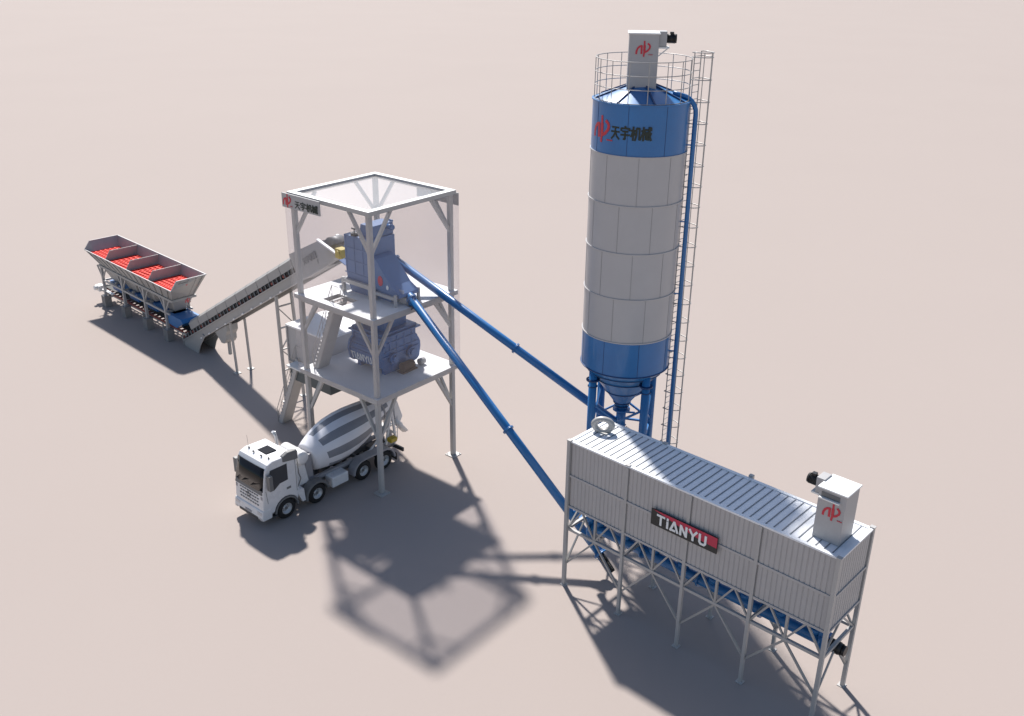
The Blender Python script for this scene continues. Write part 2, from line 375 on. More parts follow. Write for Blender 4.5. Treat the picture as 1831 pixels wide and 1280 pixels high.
# ================================================================== HOPPERS on the upper floor
def hoppers():
    t = thing('holding_hopper', 'tall blue aggregate hopper standing on the upper floor inside the tower', 'hopper', T(0,0,H2), TROT)
    z = lambda h: h - H2
    m = MB(); m.prism([(-1.45, z(14.45)), (.70, z(14.45)), (.70, z(12.0)), (.60, z(11.75)), (-1.30, z(11.75)), (-1.40, z(12.5))], 'y', -1.0, .95); m.build('hopper_body', 'bluel', t, bevel=.02)
    m = MB(); m.prism([(-.55, z(14.45)), (.55, z(14.45)), (.55, z(15.15)), (-.40, z(15.15))], 'y', -.62, 1.0); m.build('inlet_box', 'bluel', t, bevel=.02)
    m = MB(); m.plate([(-1.46,-1.02,z(12.55)),(-1.46,.9,z(12.55)),(-1.95,.9,z(12.75)),(-1.95,-1.02,z(12.75))], .05); m.build('side_lip', 'bluel', t)
    m = MB(); m.frustum((-1.0,.4,-.7,.7), -.9, (-1.3,.6,-1,.95), z(11.74)); m.build('outlet_cone', 'bluel', t)
    m = MB()
    for k in range(3): m.box(-1.46, .71, -1.03, -1.001, z(12.2+.75*k), z(12.26+.75*k))
    for x in (-1.3, -.6, .1): m.box(x-.03, x+.03, -1.03, -1.0, z(12.3), z(14.4))
    m.build('stiffener_rib', 'bluel', t)
    for x, y in ((-1.5,-1.15),(.75,-1.15),(-1.5,1.1),(.75,1.1)):
        m = MB(); m.box(x-.09, x+.09, y-.09, y+.09, 0, z(11.9)); m.build('leg', 'frame', t)
    m = MB()
    for y in (-1.15, 1.1): m.box(-1.41, .66, y-.08, y+.08, z(11.62), z(11.86))
    for x in (-1.5, .75): m.box(x-.08, x+.08, -1.06, 1.01, z(11.62), z(11.86))
    m.build('support_frame', 'frame', t)
    m = MB(); m.tube((-.75,-.8,z(14.45)), (-.75,-.8,z(14.62)), .22, 14); m.tube((-.75,-.8,z(14.62)), (-.75,-.8,z(14.85)), .03, 6); m.tube((-.95,-.8,z(14.83)), (-.55,-.8,z(14.83)), .05, 6); m.build('level_sensor', 'dark', t)
    m = MB(); m.tube((.55,.55,z(14.95)), (1.0,.55,z(14.95)), .16, 14); m.tube((.8,.55,z(15.1)), (.8,.55,z(15.4)), .03, 6); m.tube((.6,.55,z(15.36)), (1.0,.55,z(15.36)), .05, 6); m.build('vent_pipe', 'bluem', t)
    # cement scale
    t = thing('cement_scale', 'blue wedge shaped cement hopper with a red mark beside the tall hopper', 'hopper', T(0,0,H2), TROT)
    m = MB(); m.prism([(.74, z(13.55)), (1.1, z(13.45)), (1.7, z(12.75)), (2.3, z(12.1)), (2.95, z(11.75)), (2.95, z(11.55)), (1.9, z(11.45)), (.74, z(11.75))], 'y', -.95, .55); m.build('hopper_body', 'bluel', t, bevel=.02)
    m = MB(); m.frustum((1.0,1.5,-.5,.2), -.9, (.85,2.2,-.8,.45), z(11.56)); m.build('outlet_cone', 'bluel', t)
    for x, y in ((.95,-1.1),(2.75,-1.1),(.95,.7),(2.75,.7)):
        m = MB(); m.box(x-.07, x+.07, y-.07, y+.07, 0, z(11.75)); m.build('leg', 'frame', t)
    m = MB()
    for y in (-1.1, .7): m.box(1.03, 2.68, y-.06, y+.06, z(11.42), z(11.6))
    m.build('support_frame', 'frame', t)
    m = MB(); m.tube((1.42,-.95,z(12.25)), (1.42,-.975,z(12.25)), .20, 18); m.xf(lambda p: (p.x, p.y, z(12.25)+(p.z-z(12.25))*1.5)); m.build('red_mark', 'red', t)
    m = MB(); m.tube((1.98,-.95,z(11.98)), (1.98,-.975,z(11.98)), .09, 14); m.xf(lambda p: (p.x, p.y, z(11.98)+(p.z-z(11.98))*1.5)); m.build('white_mark', 'letter', t)
    m = MB(); m.box(2.5, 3.0, -.6, .1, z(11.2), z(11.5)); m.box(2.45,2.9,-.5,0,.03,.16)
    for k in range(4): m.tube((2.7+.1*k,-.7,z(11.78)), (2.7+.1*k,-.7,z(11.98)), .02, 6)
    m.build('load_cell_bracket', 'frame', t)
hoppers()

# ================================================================== SCREW CONVEYORS
def screw(label, a, b, r, flanges, inlet=None, group='blue screw pipes running up into the tower', outlet=None):
    a, b = V3(a), V3(b); d = (b-a)
    base = V3((a.x, a.y, 0)); t = thing('screw_conveyor', label, 'conveyor', base, 0, group)
    a2, b2 = a-base, b-base
    m = MB(); m.tube(a2, b2, r, 20); m.build('tube', 'blue', t)
    dn = d.normalized()
    for f in flanges:
        c = a2 + (b2-a2)*f
        m = MB(); m.tube(c-dn*.05, c-dn*.005, r+.09, 16); m.tube(c+dn*.005, c+dn*.05, r+.09, 16); m.build('flange', 'blue', t)
    return t, a2, b2, dn
A2, B2 = V3((5.24,40.43,.6)), V3((-5.86,50.75,11.57))
A2 = A2 + (B2-A2)*.055
t, a2, b2, dn = screw('blue inclined screw pipe from under the corrugated silo up to the tower', A2, B2, .235, (0.0, .455, .985))
m = MB(); m.tube(a2-dn*.10, a2-dn*.45, .17, 16); m.tube(a2-dn*.45, a2-dn*1.15, .17, 16, .12); 
for k in range(7): m.tube(a2-dn*(.5+.085*k), a2-dn*(.53+.085*k), .19-.006*k, 14)
m.build('motor', 'black', t)
m = MB(); m.tube(a2-dn*.10, a2-dn*.02, .36, 16)
for k in range(6):
    an = k*PI/3; p = a2 + V3((math.cos(an)*.26*-dn.y, math.cos(an)*.26*dn.x, math.sin(an)*.3)); m.tube(p-dn*.2, p+dn*.22, .03, 6)
m.build('drive_flange', 'blue', t)
p = a2 + dn*2.2; m = MB(); m.tube(p, p+V3((.55,.35,.85)), .2, 14); m.tube(p+V3((.5,.32,.77)), p+V3((.58,.37,.9)), .29, 14); m.build('inlet_spout', 'blue', t)
m = MB(); m.tube(b2-dn*.3, b2-dn*.3-V3((0,0,.35)), .2, 14); m.build('outlet_spout', 'blue', t)
A1, B1 = V3((6.25,47.1,5.25)), V3((-7.05,53.28,12.96))
t, a1, b1, dn = screw('blue inclined screw pipe from the tall silo outlet up to the tower', A1, B1, .235, (0.02, .455, .985))
m = MB(); m.tube(a1-dn*.05, a1-dn*.7, .17, 14); m.build('motor', 'black', t)
m = MB(); m.tube(b1-dn*.42, b1-dn*.42-V3((0,0,1.15)), .2, 14); m.tube(b1-dn*.42-V3((0,0,1.1)), b1-dn*.42-V3((0,0,1.2)), .27, 14); m.build('outlet_spout', 'blue', t)

# ================================================================== STAIRS
def stairs(label, o, rise, run, width, rail=True):
    """o = tower-local foot of the flight; climbs along +u"""
    t = thing('staircase', label, 'staircase', T(*o), TROT, 'steel stair flights of the tower')
    L = math.hypot(rise, run); n = int(rise/.27); w = width/2
    for s in (-1, 1):
        m = MB(); y = s*w
        # deep sawtooth stringer plate
        pts = [(.30, 0), (run+.22, rise-.18), (run+.05, rise)]
        for k in range(n, 0, -1):
            pts += [(run*(k-.0)/n - .0, rise*k/n - .02), (run*(k-1)/n, rise*k/n - .02 - .0)] if k < n else [(run*(k-1)/n, rise*k/n-.02)]
        pts += [(0, 0)]
        m.prism(pts, 'y', y-.02, y+.02); m.build('stringer', 'frame', t)
    m = MB(); m.plate([(.30,-w+.021,0.01),(.30,w-.021,0.01),(run+.22,w-.021,rise-.18),(run+.22,-w+.021,rise-.18)], .03); m.build('soffit', 'frame', t)
    for k in range(1, n+1):
        m = MB(); m.box(run*(k-1)/n-.06, run*k/n, -w+.02, w-.02, rise*k/n-.05, rise*k/n-.005); m.build('tread', 'frame', t)
    if rail:
        for s in (-1, 1):
            m = MB(); y = s*(w+.02)
            m.path([(-.05,y,.05),(-.12,y,.95),(run,y,rise+.95),(run+.5,y,rise+.95)], .022, 6)
            m.tube((-.08,y,.5),(run,y,rise+.5), .016, 6)
            for k in range(7): x = run*k/6; m.tube((x,y,rise*k/6), (x,y,rise*k/6+.95), .016, 6)
            m.build('handrail', 'rung', t)
    return t
stairs('grey steel stair climbing from the ground beside the conveyor legs', (-8.75, -.95, 0), 5.35, 2.45, .8)
stairs('grey steel stair inside the tower between its two floors', (-2.75, -2.32, H1), H2-H1, 2.1, .85)

# ================================================================== CONTROL CABIN
def cabin():
    z0, z1 = 5.0, 7.5
    t = thing('control_cabin', 'white flat roofed control cabin raised behind the tower', 'cabin', T(-5.25, .55, 0), TROT)
    m = MB(); m.box(-1.93, 1.93, -1.75, 1.75, z0, z1-.12); m.build('wall', 'signgry', t)
    m = MB(); m.box(-1.97, 1.97, -1.8, 1.8, z0-1.3, z0-.2); m.build('base_box', 'teal', t)
    m = MB(); m.box(-2.0, 2.0, -1.85, 1.85, z1-.12, z1); m.build('roof', 'white', t, bevel=.02)
    for x in (-1.97, 1.97):
        for y in (-1.79, 1.79):
            m = MB(); m.box(x-.05, x+.05, y-.05, y+.05, z0, z1-.13); m.build('corner_post', 'frame', t)
    m = MB(); m.box(-2.0, 2.0, -1.85, 1.85, z0-.2, z0); m.build('base_frame', 'frame', t)
    for x, y in ((-.45, -1.5), (-1.75, -.5)):
        m = MB(); m.box(x-.09, x+.09, y-.09, y+.09, 0, z0-1.3); m.build('leg', 'frame', t)
    m = MB()
    for y in (-.9, .9): m.bar((1.98,y,z0-.1),(2.5,y,z0-.1),.16)
    m.build('wall_bracket', 'frame', t)
    # landing in front of the cabin
    m = MB(); m.box(-1.1, 2.0, -2.7, -1.86, z0+.1, z0+.2); m.build('landing', 'deck', t)
cabin()

# ================================================================== TALL SILO
SIX, SIY = 6.06, 47.20
def silo():
    va = math.atan2(SIY, SIX)            # direction away from the viewer
    rz = va - PI/2                       # local x = lateral right, local y = away
    R = 2.336; zb, zm, zg, zt = 9.30, 11.21, 20.67, 23.04
    t = thing('cement_silo', 'tall round grey and blue cement silo on blue legs behind the corrugated silo', 'silo', (SIX, SIY, 0), rz)
    bands = [zm, 13.56, 15.92, 18.30, zg]
    m = MB(); m.lathe([(R, zm), (R, zg)], 96, capb=False, capt=False); gs = m
    for z in bands:
        m = MB(); m.lathe([(R-.01, z-.028), (R+.045, z-.028), (R+.045, z+.028), (R-.01, z+.028)], 96, capb=False, capt=False, smooth=False); m.build('flange_ring', 'silog', t)
    m = MB(); m.lathe([(R-.01, zt-.03), (R+.05, zt-.03), (R+.05, zt+.03), (R-.01, zt+.03)], 96, capb=False, capt=False, smooth=False); m.build('top_rim', 'blue', t)
    m = gs; m.cur = 1
    for i in range(4):
        off = .35*i + .2
        for k in range(9):
            a = off + 2*PI*k/9; c, s = math.cos(a), math.sin(a); r = R+.004
            m.bar((r*c, r*s, bands[i]+.03), (r*c, r*s, bands[i+1]-.03), .022, .012, up=(c, s, 0))
    m.build('grey_shell', ['silog', 'seam'], t)
    for z0, z1, off, nm in ((zb, zm, .3, 'lower_blue_shell'), (zg, zt, .55, 'upper_blue_shell')):
        m = MB(); m.lathe([(R, z0), (R, z1)], 96, capb=False, capt=False); m.cur = 1
        for k in range(8):
            a = off + 2*PI*k/8; c, s = math.cos(a), math.sin(a); r = R+.004
            m.bar((r*c, r*s, z0+.03), (r*c, r*s, z1-.03), .02, .012, up=(c, s, 0))
        m.build(nm, ['blue', 'blued'], t)
    # roof cone
    m = MB(); m.lathe([(R, zt+.02), (.45, zt+.72), (0.02, zt+.78)], 48, capb=False, capt=True); m.build('roof_cone', 'blue', t)
    m = MB()
    for k in range(8):
        a = 2*PI*(k+.35)/8; c, s = math.cos(a), math.sin(a)
        m.bar((2.28*c, 2.28*s, zt+.07), (.6*c, .6*s, zt+.70), .07, .08)
    m.build('roof_rib', 'blued', t)
    # bottom
    m = MB(); m.lathe([(.22, 5.75), (.24, 6.25), (.36, 6.75), (1.86, 8.85), (2.02, 8.95), (R, zb)], 64, capb=True, capt=False); m.build('bottom_cone', 'blue', t)
    for r, z in ((R, zb), (2.0, 8.93), (1.55, 8.42), (.98, 7.62), (.44, 6.85), (.36, 6.62)):
        m = MB(); m.ring((0,0,z), r+.015, .035, 64, 6); m.build('cone_ring', 'blued', t)
    m = MB(); m.tube((0,0,6.45), (0,0,5.4), .265, 16); m.tube((0,0,6.35), (0,0,6.45), .48, 18); m.tube((.2,0,6.2), (.75,0,6.2), .06, 8); m.build('outlet_valve', 'blue', t)
    # legs
    LP = [(-1.6,-1.2), (1.2,-1.6), (1.6,1.2), (-1.2,1.6)]
    for x, y in LP:
        m = MB(); m.tube((x,y,.04), (x,y,9.32), .22, 18)
        m.build('leg', 'blue', t)
        m = MB(); m.tube((x,y,8.55), (x,y,8.63), .36, 16); m.tube((x,y,8.2), (x,y,8.24), .27, 16)
        q = V3((x,y,0)).normalized()
        m.bar((x-q.x*.1,y-q.y*.1,8.6), (x+q.x*.22,y+q.y*.22,9.3), .3, .06); m.build('bracket', 'blued', t)
        m = MB(); m.box(x-.4, x+.4, y-.4, y+.4, 0, .04); m.build('base_plate', 'blue', t)
    for i in range(4):
        a, b = LP[i], LP[(i+1)%4]
        m = MB()
        for z0, z1 in ((5.3, 7.2), (1.0, 4.6)):
            m.bar((*a, z0), (*b, z1), .10); m.bar((*a, z1), (*b, z0), .10)
        m.bar((*a, 5.1), (*b, 5.1), .11); m.build('cross_brace', 'blue', t)
    # guard rail
    m = MB()
    for z in (zt+.05, zt+.68, zt+1.29, zt+1.91): m.ring((0,0,z), R-.06, .022, 64, 6)
    for k in range(16):
        a = 2*PI*(k+.3)/16; m.tube(((R-.06)*math.cos(a), (R-.06)*math.sin(a), zt), ((R-.06)*math.cos(a), (R-.06)*math.sin(a), zt+1.91), .022, 6)
    m.build('guard_rail', 'rung', t)
    # ladder with cage
    p, q = V3((2.34,.02,0)), V3((2.66,.46,0)); mid = (p+q)/2; nrm = V3((q.y-p.y, -(q.x-p.x), 0)).normalized(); tan = (q-p).normalized()
    top = 25.25
    m = MB()
    for s in (p, q): m.bar((s.x,s.y,.0), (s.x,s.y,top), .06, .05)
    m.build('ladder_rail', 'rung', t)
    m = MB(); k = .3
    while k < top: m.tube((p.x,p.y,k), (q.x,q.y,k), .02, 6); k += .33
    m.build('ladder_rung', 'rung', t)
    def cage(a):  # a 0..1 around
        th = PI*a; return mid + tan*(-math.cos(th)*.46) + nrm*(math.sin(th)*.82)
    z = 2.6
    zs = []
    while z < top: zs.append(z); z += 1.02
    zs.append(top)
    for z in zs:
        m = MB(); m.path([tuple(p+V3((0,0,z)))]+[tuple(cage(a/10)+V3((0,0,z))) for a in range(11)]+[tuple(q+V3((0,0,z)))], .025, 6); m.build('cage_hoop', 'rung', t)
    m = MB()
    for a in (.25, .5, .75): c = cage(a); m.bar((c.x,c.y,2.6), (c.x,c.y,top), .065, .04)
    m.build('cage_bar', 'rung', t)
    m = MB()
    for z in (22.6, 19.4, 16.0, 12.6, 9.9): m.tube((2.2,.15,z), (2.46,.2,z), .025, 6)
    m.build('ladder_tie', 'rung', t)
    # fill pipe
    m = MB(); px, py = 2.60, -.42
    m.path([(1.45,-.35,zt+.38),(1.75,-.37,zt+.30)] + [(1.75+.85*math.sin(a), -.38, zt-.57+.85*math.cos(a)) for a in [.15,.35,.6,.85,1.1,1.35,1.5708]] + [(px,py,20.5),(px+.05,py,9),(px+.06,py,.9)], .115, 12)
    m.build('fill_pipe', 'blue', t)
    m = MB()
    for z in (21.0, 17.2, 13.4, 10.2): m.bar((2.2,-.40,z), (2.6,-.42,z), .05, .06)
    m.build('pipe_clamp', 'blue', t)
    # lettering wrapped round the shell
    def wrap(ang0):
        def f(p):
            a = ang0 + p.x/R; r = R + .006 - p.y
            return (r*math.sin(a), -r*math.cos(a), p.z)
        return f
    A0 = -PI/2
    m = MB(); emblem(m, 0, zg+.55, 1.2, .004)
    # subdivide not needed: strokes are short
    m.xf(wrap(-1.14)); m.build('emblem', 'red', t)
    m = MB(); write(m, CJK, 0, zg+.80, .62, .085, .06, .76, .004); m.xf(wrap(-.60)); m.build('lettering', 'green', t)
    return t, rz
SILO, SRZ = silo()

# ================================================================== DUST COLLECTORS
def collector(loc, rz, label, w, d, h, right=True, emb=.75, lid_gap=False):
    """front face towards local -y"""
    t = thing('dust_collector', label, 'filter unit', loc, rz, 'box shaped dust filters on the silos')
    m = MB(); m.box(-w/2, w/2, -d/2, d/2, 0, h); m.build('casing', 'signgry' if lid_gap else 'boxg', t, bevel=.015)
    m = MB(); m.box(-w/2-.06, w/2+.06, -d/2-.06, d/2+.06, h, h+.07); m.build('lid', 'white', t, bevel=.03)
    if lid_gap:
        m = MB(); m.box(-w/2+.06, w/2-.22, -d/2-.13, -d/2-.001, h-.40, h-.34); m.build('rain_lip', 'white', t)
        m = MB(); m.box(-w/2+.12, w/2-.26, -d/2-.02, -d/2-.001, h-.33, h-.12); m.build('air_slot', 'tgrey', t)
    s = 1 if right else -1
    y = -.15 if right else .15
    m = MB(); m.box(*(sorted((s*(w/2+.001), s*(w/2+.36)))), y-.3, y+.3, h-.55, h+.13); m.build('fan_housing', 'boxg', t, bevel=.02)
    m = MB(); m.box(*(sorted((s*(w/2+.001), s*(w/2+.5)))), y-.32, y+.32, h-.63, h-.56); m.bar((s*(w/2+.46), y, h-.63), (s*(w/2+.02), y, h-1.0), .1, .05); m.build('shelf_bracket', 'white', t)
    m = MB(); m.tube((s*(w/2+.37), y, h-.2), (s*(w/2+.82), y, h-.2), .2, 18)
    for k in range(6): m.tube((s*(w/2+.43+.06*k), y, h-.2), (s*(w/2+.455+.06*k), y, h-.2), .225, 18)
    m.box(*(sorted((s*(w/2+.5), s*(w/2+.68)))), y-.1, y+.1, h-.05, h+.10)
    m.build('motor', 'black', t)
    m = MB(); emblem(m, -w*.25, h-.98-(.25 if lid_gap else 0), emb); m.xf(lambda p: (p.x, p.y-d/2, p.z)); m.build('emblem', 'red', t)
    return t
c, s = math.cos(SRZ), math.sin(SRZ)
ox, oy = -.08, -.1
collector((SIX+ox*c-oy*s, SIY+ox*s+oy*c, 23.42), SRZ+.04, 'grey box filter with red emblem standing on top of the tall round silo', 1.38, 1.2, 2.62, True, .68)

# ================================================================== HORIZONTAL CORRUGATED SILO
LL, DD, HB, HM, HT, HC = 13.5, 2.786, 4.653, 6.369, 8.23, 3.324
def shed():
    t = thing('horizontal_silo', 'long grey corrugated horizontal silo raised on a steel truss at the lower right', 'silo', SH(0,0), SROT)
    bay = LL/4; pw = .17
    def corr(m, x0, x1, y, z0, z1, sgn, axis='y', pitch=.225):
        # trapezoidal sheet, outward = sgn along the given axis
        n = max(4, int(round((x1-x0)/pitch))); p = (x1-x0)/n; pts = []
        for i in range(n):
            a = x0+i*p
            pts += [(a, 0), (a+p*.12, 0), (a+p*.22, .027), (a+p*.90, .027)]
        pts.append((x1, 0)); vs = []
        for a, d in pts:
            for z in (z0, z1): vs.append((a, y+sgn*d, z) if axis == 'y' else (y+sgn*d, a, z))
        m.add(vs, [(2*i, 2*i+2, 2*i+3, 2*i+1) for i in range(len(pts)-1)])
    # walls, one panel per bay and row
    for i in range(4):
        for z0, z1 in ((HB+.06, HM-.06), (HM+.06, HT-.06)):
            m = MB(); corr(m, i*bay+pw/2, (i+1)*bay-pw/2, -.03, z0, z1, -1); m.build('wall_panel', 'panel', t)
            m = MB(); corr(m, i*bay+pw/2, (i+1)*bay-pw/2, DD+.03, z0, z1, 1); m.build('wall_panel', 'panel', t)
    for x, sg in ((-.03, -1), (LL+.03, 1)):
        for z0, z1 in ((HB+.06, HM-.06), (HM+.06, HT-.06)):
            m = MB(); corr(m, pw/2, DD-pw/2, x, z0, z1, sg, 'x'); m.build('wall_panel', 'panel', t)
    m = MB(); m.box(.0, LL, .0, DD, HB+.02, HT-.08); m.build('inner_tank', 'panel', t)
    # roof
    m = MB(); m.box(-.02, LL+.02, -.02, DD+.02, HT-.08, HT-.02); m.build('roof', 'roofm', t)
    m = MB(); n = 37
    for k in range(1, n):
        x = LL*k/n; m.box(x-.02, x+.02, .10, DD-.10, HT-.02, HT+.005)
    m.build('roof_rib', 'rib', t)
    m = MB(); xs = [-.10, .07, LL-.07, LL+.10]; ys = [-.10, .07, DD-.07, DD+.10]
    m.cells(xs, ys, lambda i, j: not (i == 1 and j == 1), HT-.06, HT+.02); m.build('roof_edge', 'roofm', t)
    # rails
    for z in (HM, HB):
        m = MB(); xs = [-.105, -.0, LL, LL+.105]; ys = [-.105, 0, DD, DD+.105]
        m.cells(xs, ys, lambda i, j: not (i == 1 and j == 1), z-.055, z+.055); m.build('wall_rail', 'panel', t)
    m = MB(); xs = [-.07, .07, LL-.07, LL+.07]; ys = [-.07, .07, DD-.07, DD+.07]
    m.cells(xs, ys, lambda i, j: not (i == 1 and j == 1), HC-.07, HC+.07); m.build('lower_chord', 'frame', t)
    # posts
    for i in range(5):
        for y in (0, DD):
            x = i*bay; yo = -.10 if y == 0 else .10
            m = MB()
            xo = -.03 if i == 0 else (.03 if i == 4 else 0)
            pw2 = pw if i in (0, 4) else .15
            if i not in (0, 4): yo *= .5
            m.box(x-pw2/2+xo, x+pw2/2+xo, y+yo-pw2/2, y+yo+pw2/2, .03, HT+(.03 if i in (0,4) else -.065))
            if i in (0, 1, 4): m.box(x-.11+xo, x+.11+xo, y+yo-.09, y+yo+.11, HT+.03, HT+.07)
            m.box(x-.16, x+.16, y+yo-.16, y+yo+.16, 0, .03)
            m.build('post', 'frame', t)
    # truss
    dw = .08
    for y in (0, DD):
        for i in range(4):
            x0 = i*bay; xm = x0+bay/2; x1 = x0+bay
            m = MB(); m.bar((x0,y,HC), (x0+bay*.25,y,HB-.05), dw); m.bar((x0+bay*.25,y,HB-.05), (xm,y,HC), dw)
            m.bar((xm,y,HC), (x0+bay*.75,y,HB-.05), dw); m.bar((x0+bay*.75,y,HB-.05), (x1,y,HC), dw); m.build('truss_web', 'steel', t)
            m = MB(); m.bar((xm,y,HC), (xm,y,HB-.06), .11); m.build('truss_vertical', 'steel', t)
            for xa in (x0, x1):
                m = MB(); m.bar((xm,y,HC-.07), (xa,y,1.25), .09); m.build('knee_brace', 'steel', t)
    for x in (0, LL):
        m = MB(); m.bar((x,0,HC), (x,DD/2,HB-.05), dw); m.bar((x,DD/2,HB-.05), (x,DD,HC), dw); m.build('truss_web', 'steel', t)
        for ya in (0, DD):
            m = MB(); m.bar((x,DD/2,HC-.07), (x,ya,1.35), dw); m.build('knee_brace', 'steel', t)
    for i in range(1, 4):
        m = MB(); m.bar((i*bay,.07,HC), (i*bay,DD-.07,HC), .11); m.build('cross_beam', 'steel', t)
    # blue outlet hoppers
    for i in range(8):
        x = .9+1.66*i
        m = MB(); m.frustum((x-.18,x+.18,1.22,1.58), 3.42, (x-.62,x+.62,.75,2.05), HB+.01); m.tube((x,1.4,3.3), (x,1.4,3.52), .27, 14); m.build('outlet_hopper', 'blue', t)
    # roof edge lugs
    for x in (7.9,):
        m = MB(); m.box(x-.1, x+.1, DD+.11, DD+.28, HT-.1, HT+.12); m.build('lifting_lug', 'frame', t)
shed()
# screw under it
t = thing('screw_conveyor', 'long blue screw tube lying under the corrugated silo between its trusses', 'conveyor', SH(0,1.4), SROT, 'blue screw pipes')
z = 3.02
m = MB(); m.tube((.45,0,z), (12.85,0,z), .27, 20); m.build('tube', 'blue', t)
for x in (.45, 3.6, 6.8, 10.0, 12.85):
    m = MB(); m.tube((x-.05,0,z), (x+.05,0,z), .37, 18); m.build('flange', 'blue', t)
for x in (.9, 4.2, 7.5, 10.85):
    m = MB(); m.box(x-.1,x+.1,-.2,.2,z+.2,z+.4); m.build('inlet_flange', 'blue', t)
m = MB(); m.box(12.9, 13.15, -.3, .3, z-.35, z+.35); m.box(12.75, 12.95, -.2, .2, z+.2, z+.62); m.build('gearbox', 'blue', t)
m = MB(); m.tube((13.15,0,z), (13.75,0,z), .26, 18)
for k in range(6): m.tube((13.2+.08*k,0,z), (13.24+.08*k,0,z), .285, 18)
m.tube((13.75,0,z), (13.9,0,z), .23, 18); m.build('motor', 'black', t)
m = MB(); m.tube((.35,0,z), (.35,0,z-1.0), .2, 14); m.tube((.35,0,z+.1), (.35,0,z+.9), .26, 14); m.build('outlet_spout', 'blue', t)

# sign on the front
t = thing('name_sign', 'red and black sign with large white capital letters on the corrugated silo', 'sign', SH(4.92,-.17), SROT)
w, h = 3.42, .80; z0 = 5.97
m = MB(); m.box(0, w, -.06, 0.0, z0, z0+h); m.build('black_board', 'signblk', t)
m = MB(); m.prism([(.12, z0+h-.003), (w-.003, z0+h-.003), (w-.003, z0+.29), (2.65, z0+.33), (1.5, z0+.52)], 'y', -.075, -.061); m.build('red_panel', 'signred', t)
m = MB(); write(m, LAT, .34, z0+.15, .50, .105, .22, .98, .012); m.xf(lambda p: (p.x, p.y-.076, p.z)); m.build('lettering', 'letter', t)
# filter on its roof
collector(SH(12.55, 1.25, HT-.02), SROT, 'white box filter with red emblem standing on the corrugated silo roof', 1.14, 1.18, 2.26, False, .72, True)
# pipe ring on the roof
t = thing('pipe_ring', 'fat grey curved pipe loop standing on the left end of the corrugated roof', 'pipe', SH(.50, 1.75, HT), SROT)
m = MB(); pts = []
for k in range(25):
    a = 2*PI*k/24; pts.append((.40*math.cos(a), 0, .36+.36*math.sin(a)))
R_, r_ = .38, .15
m = MB(); m.ring((0,0,0), R_, r_, 40, 12); m.xf(lambda p: (p.x*1.1, p.z, .36+p.y*.85)); 
th = .55; m.xf(lambda p: (p.x*math.cos(th)-p.y*math.sin(th), p.x*math.sin(th)+p.y*math.cos(th), p.z)); m.build('pipe_loop', 'steel', t)
m = MB(); m.box(-.35, .35, -.2, .2, -.015, .05); m.build('base_flange', 'steel', t)

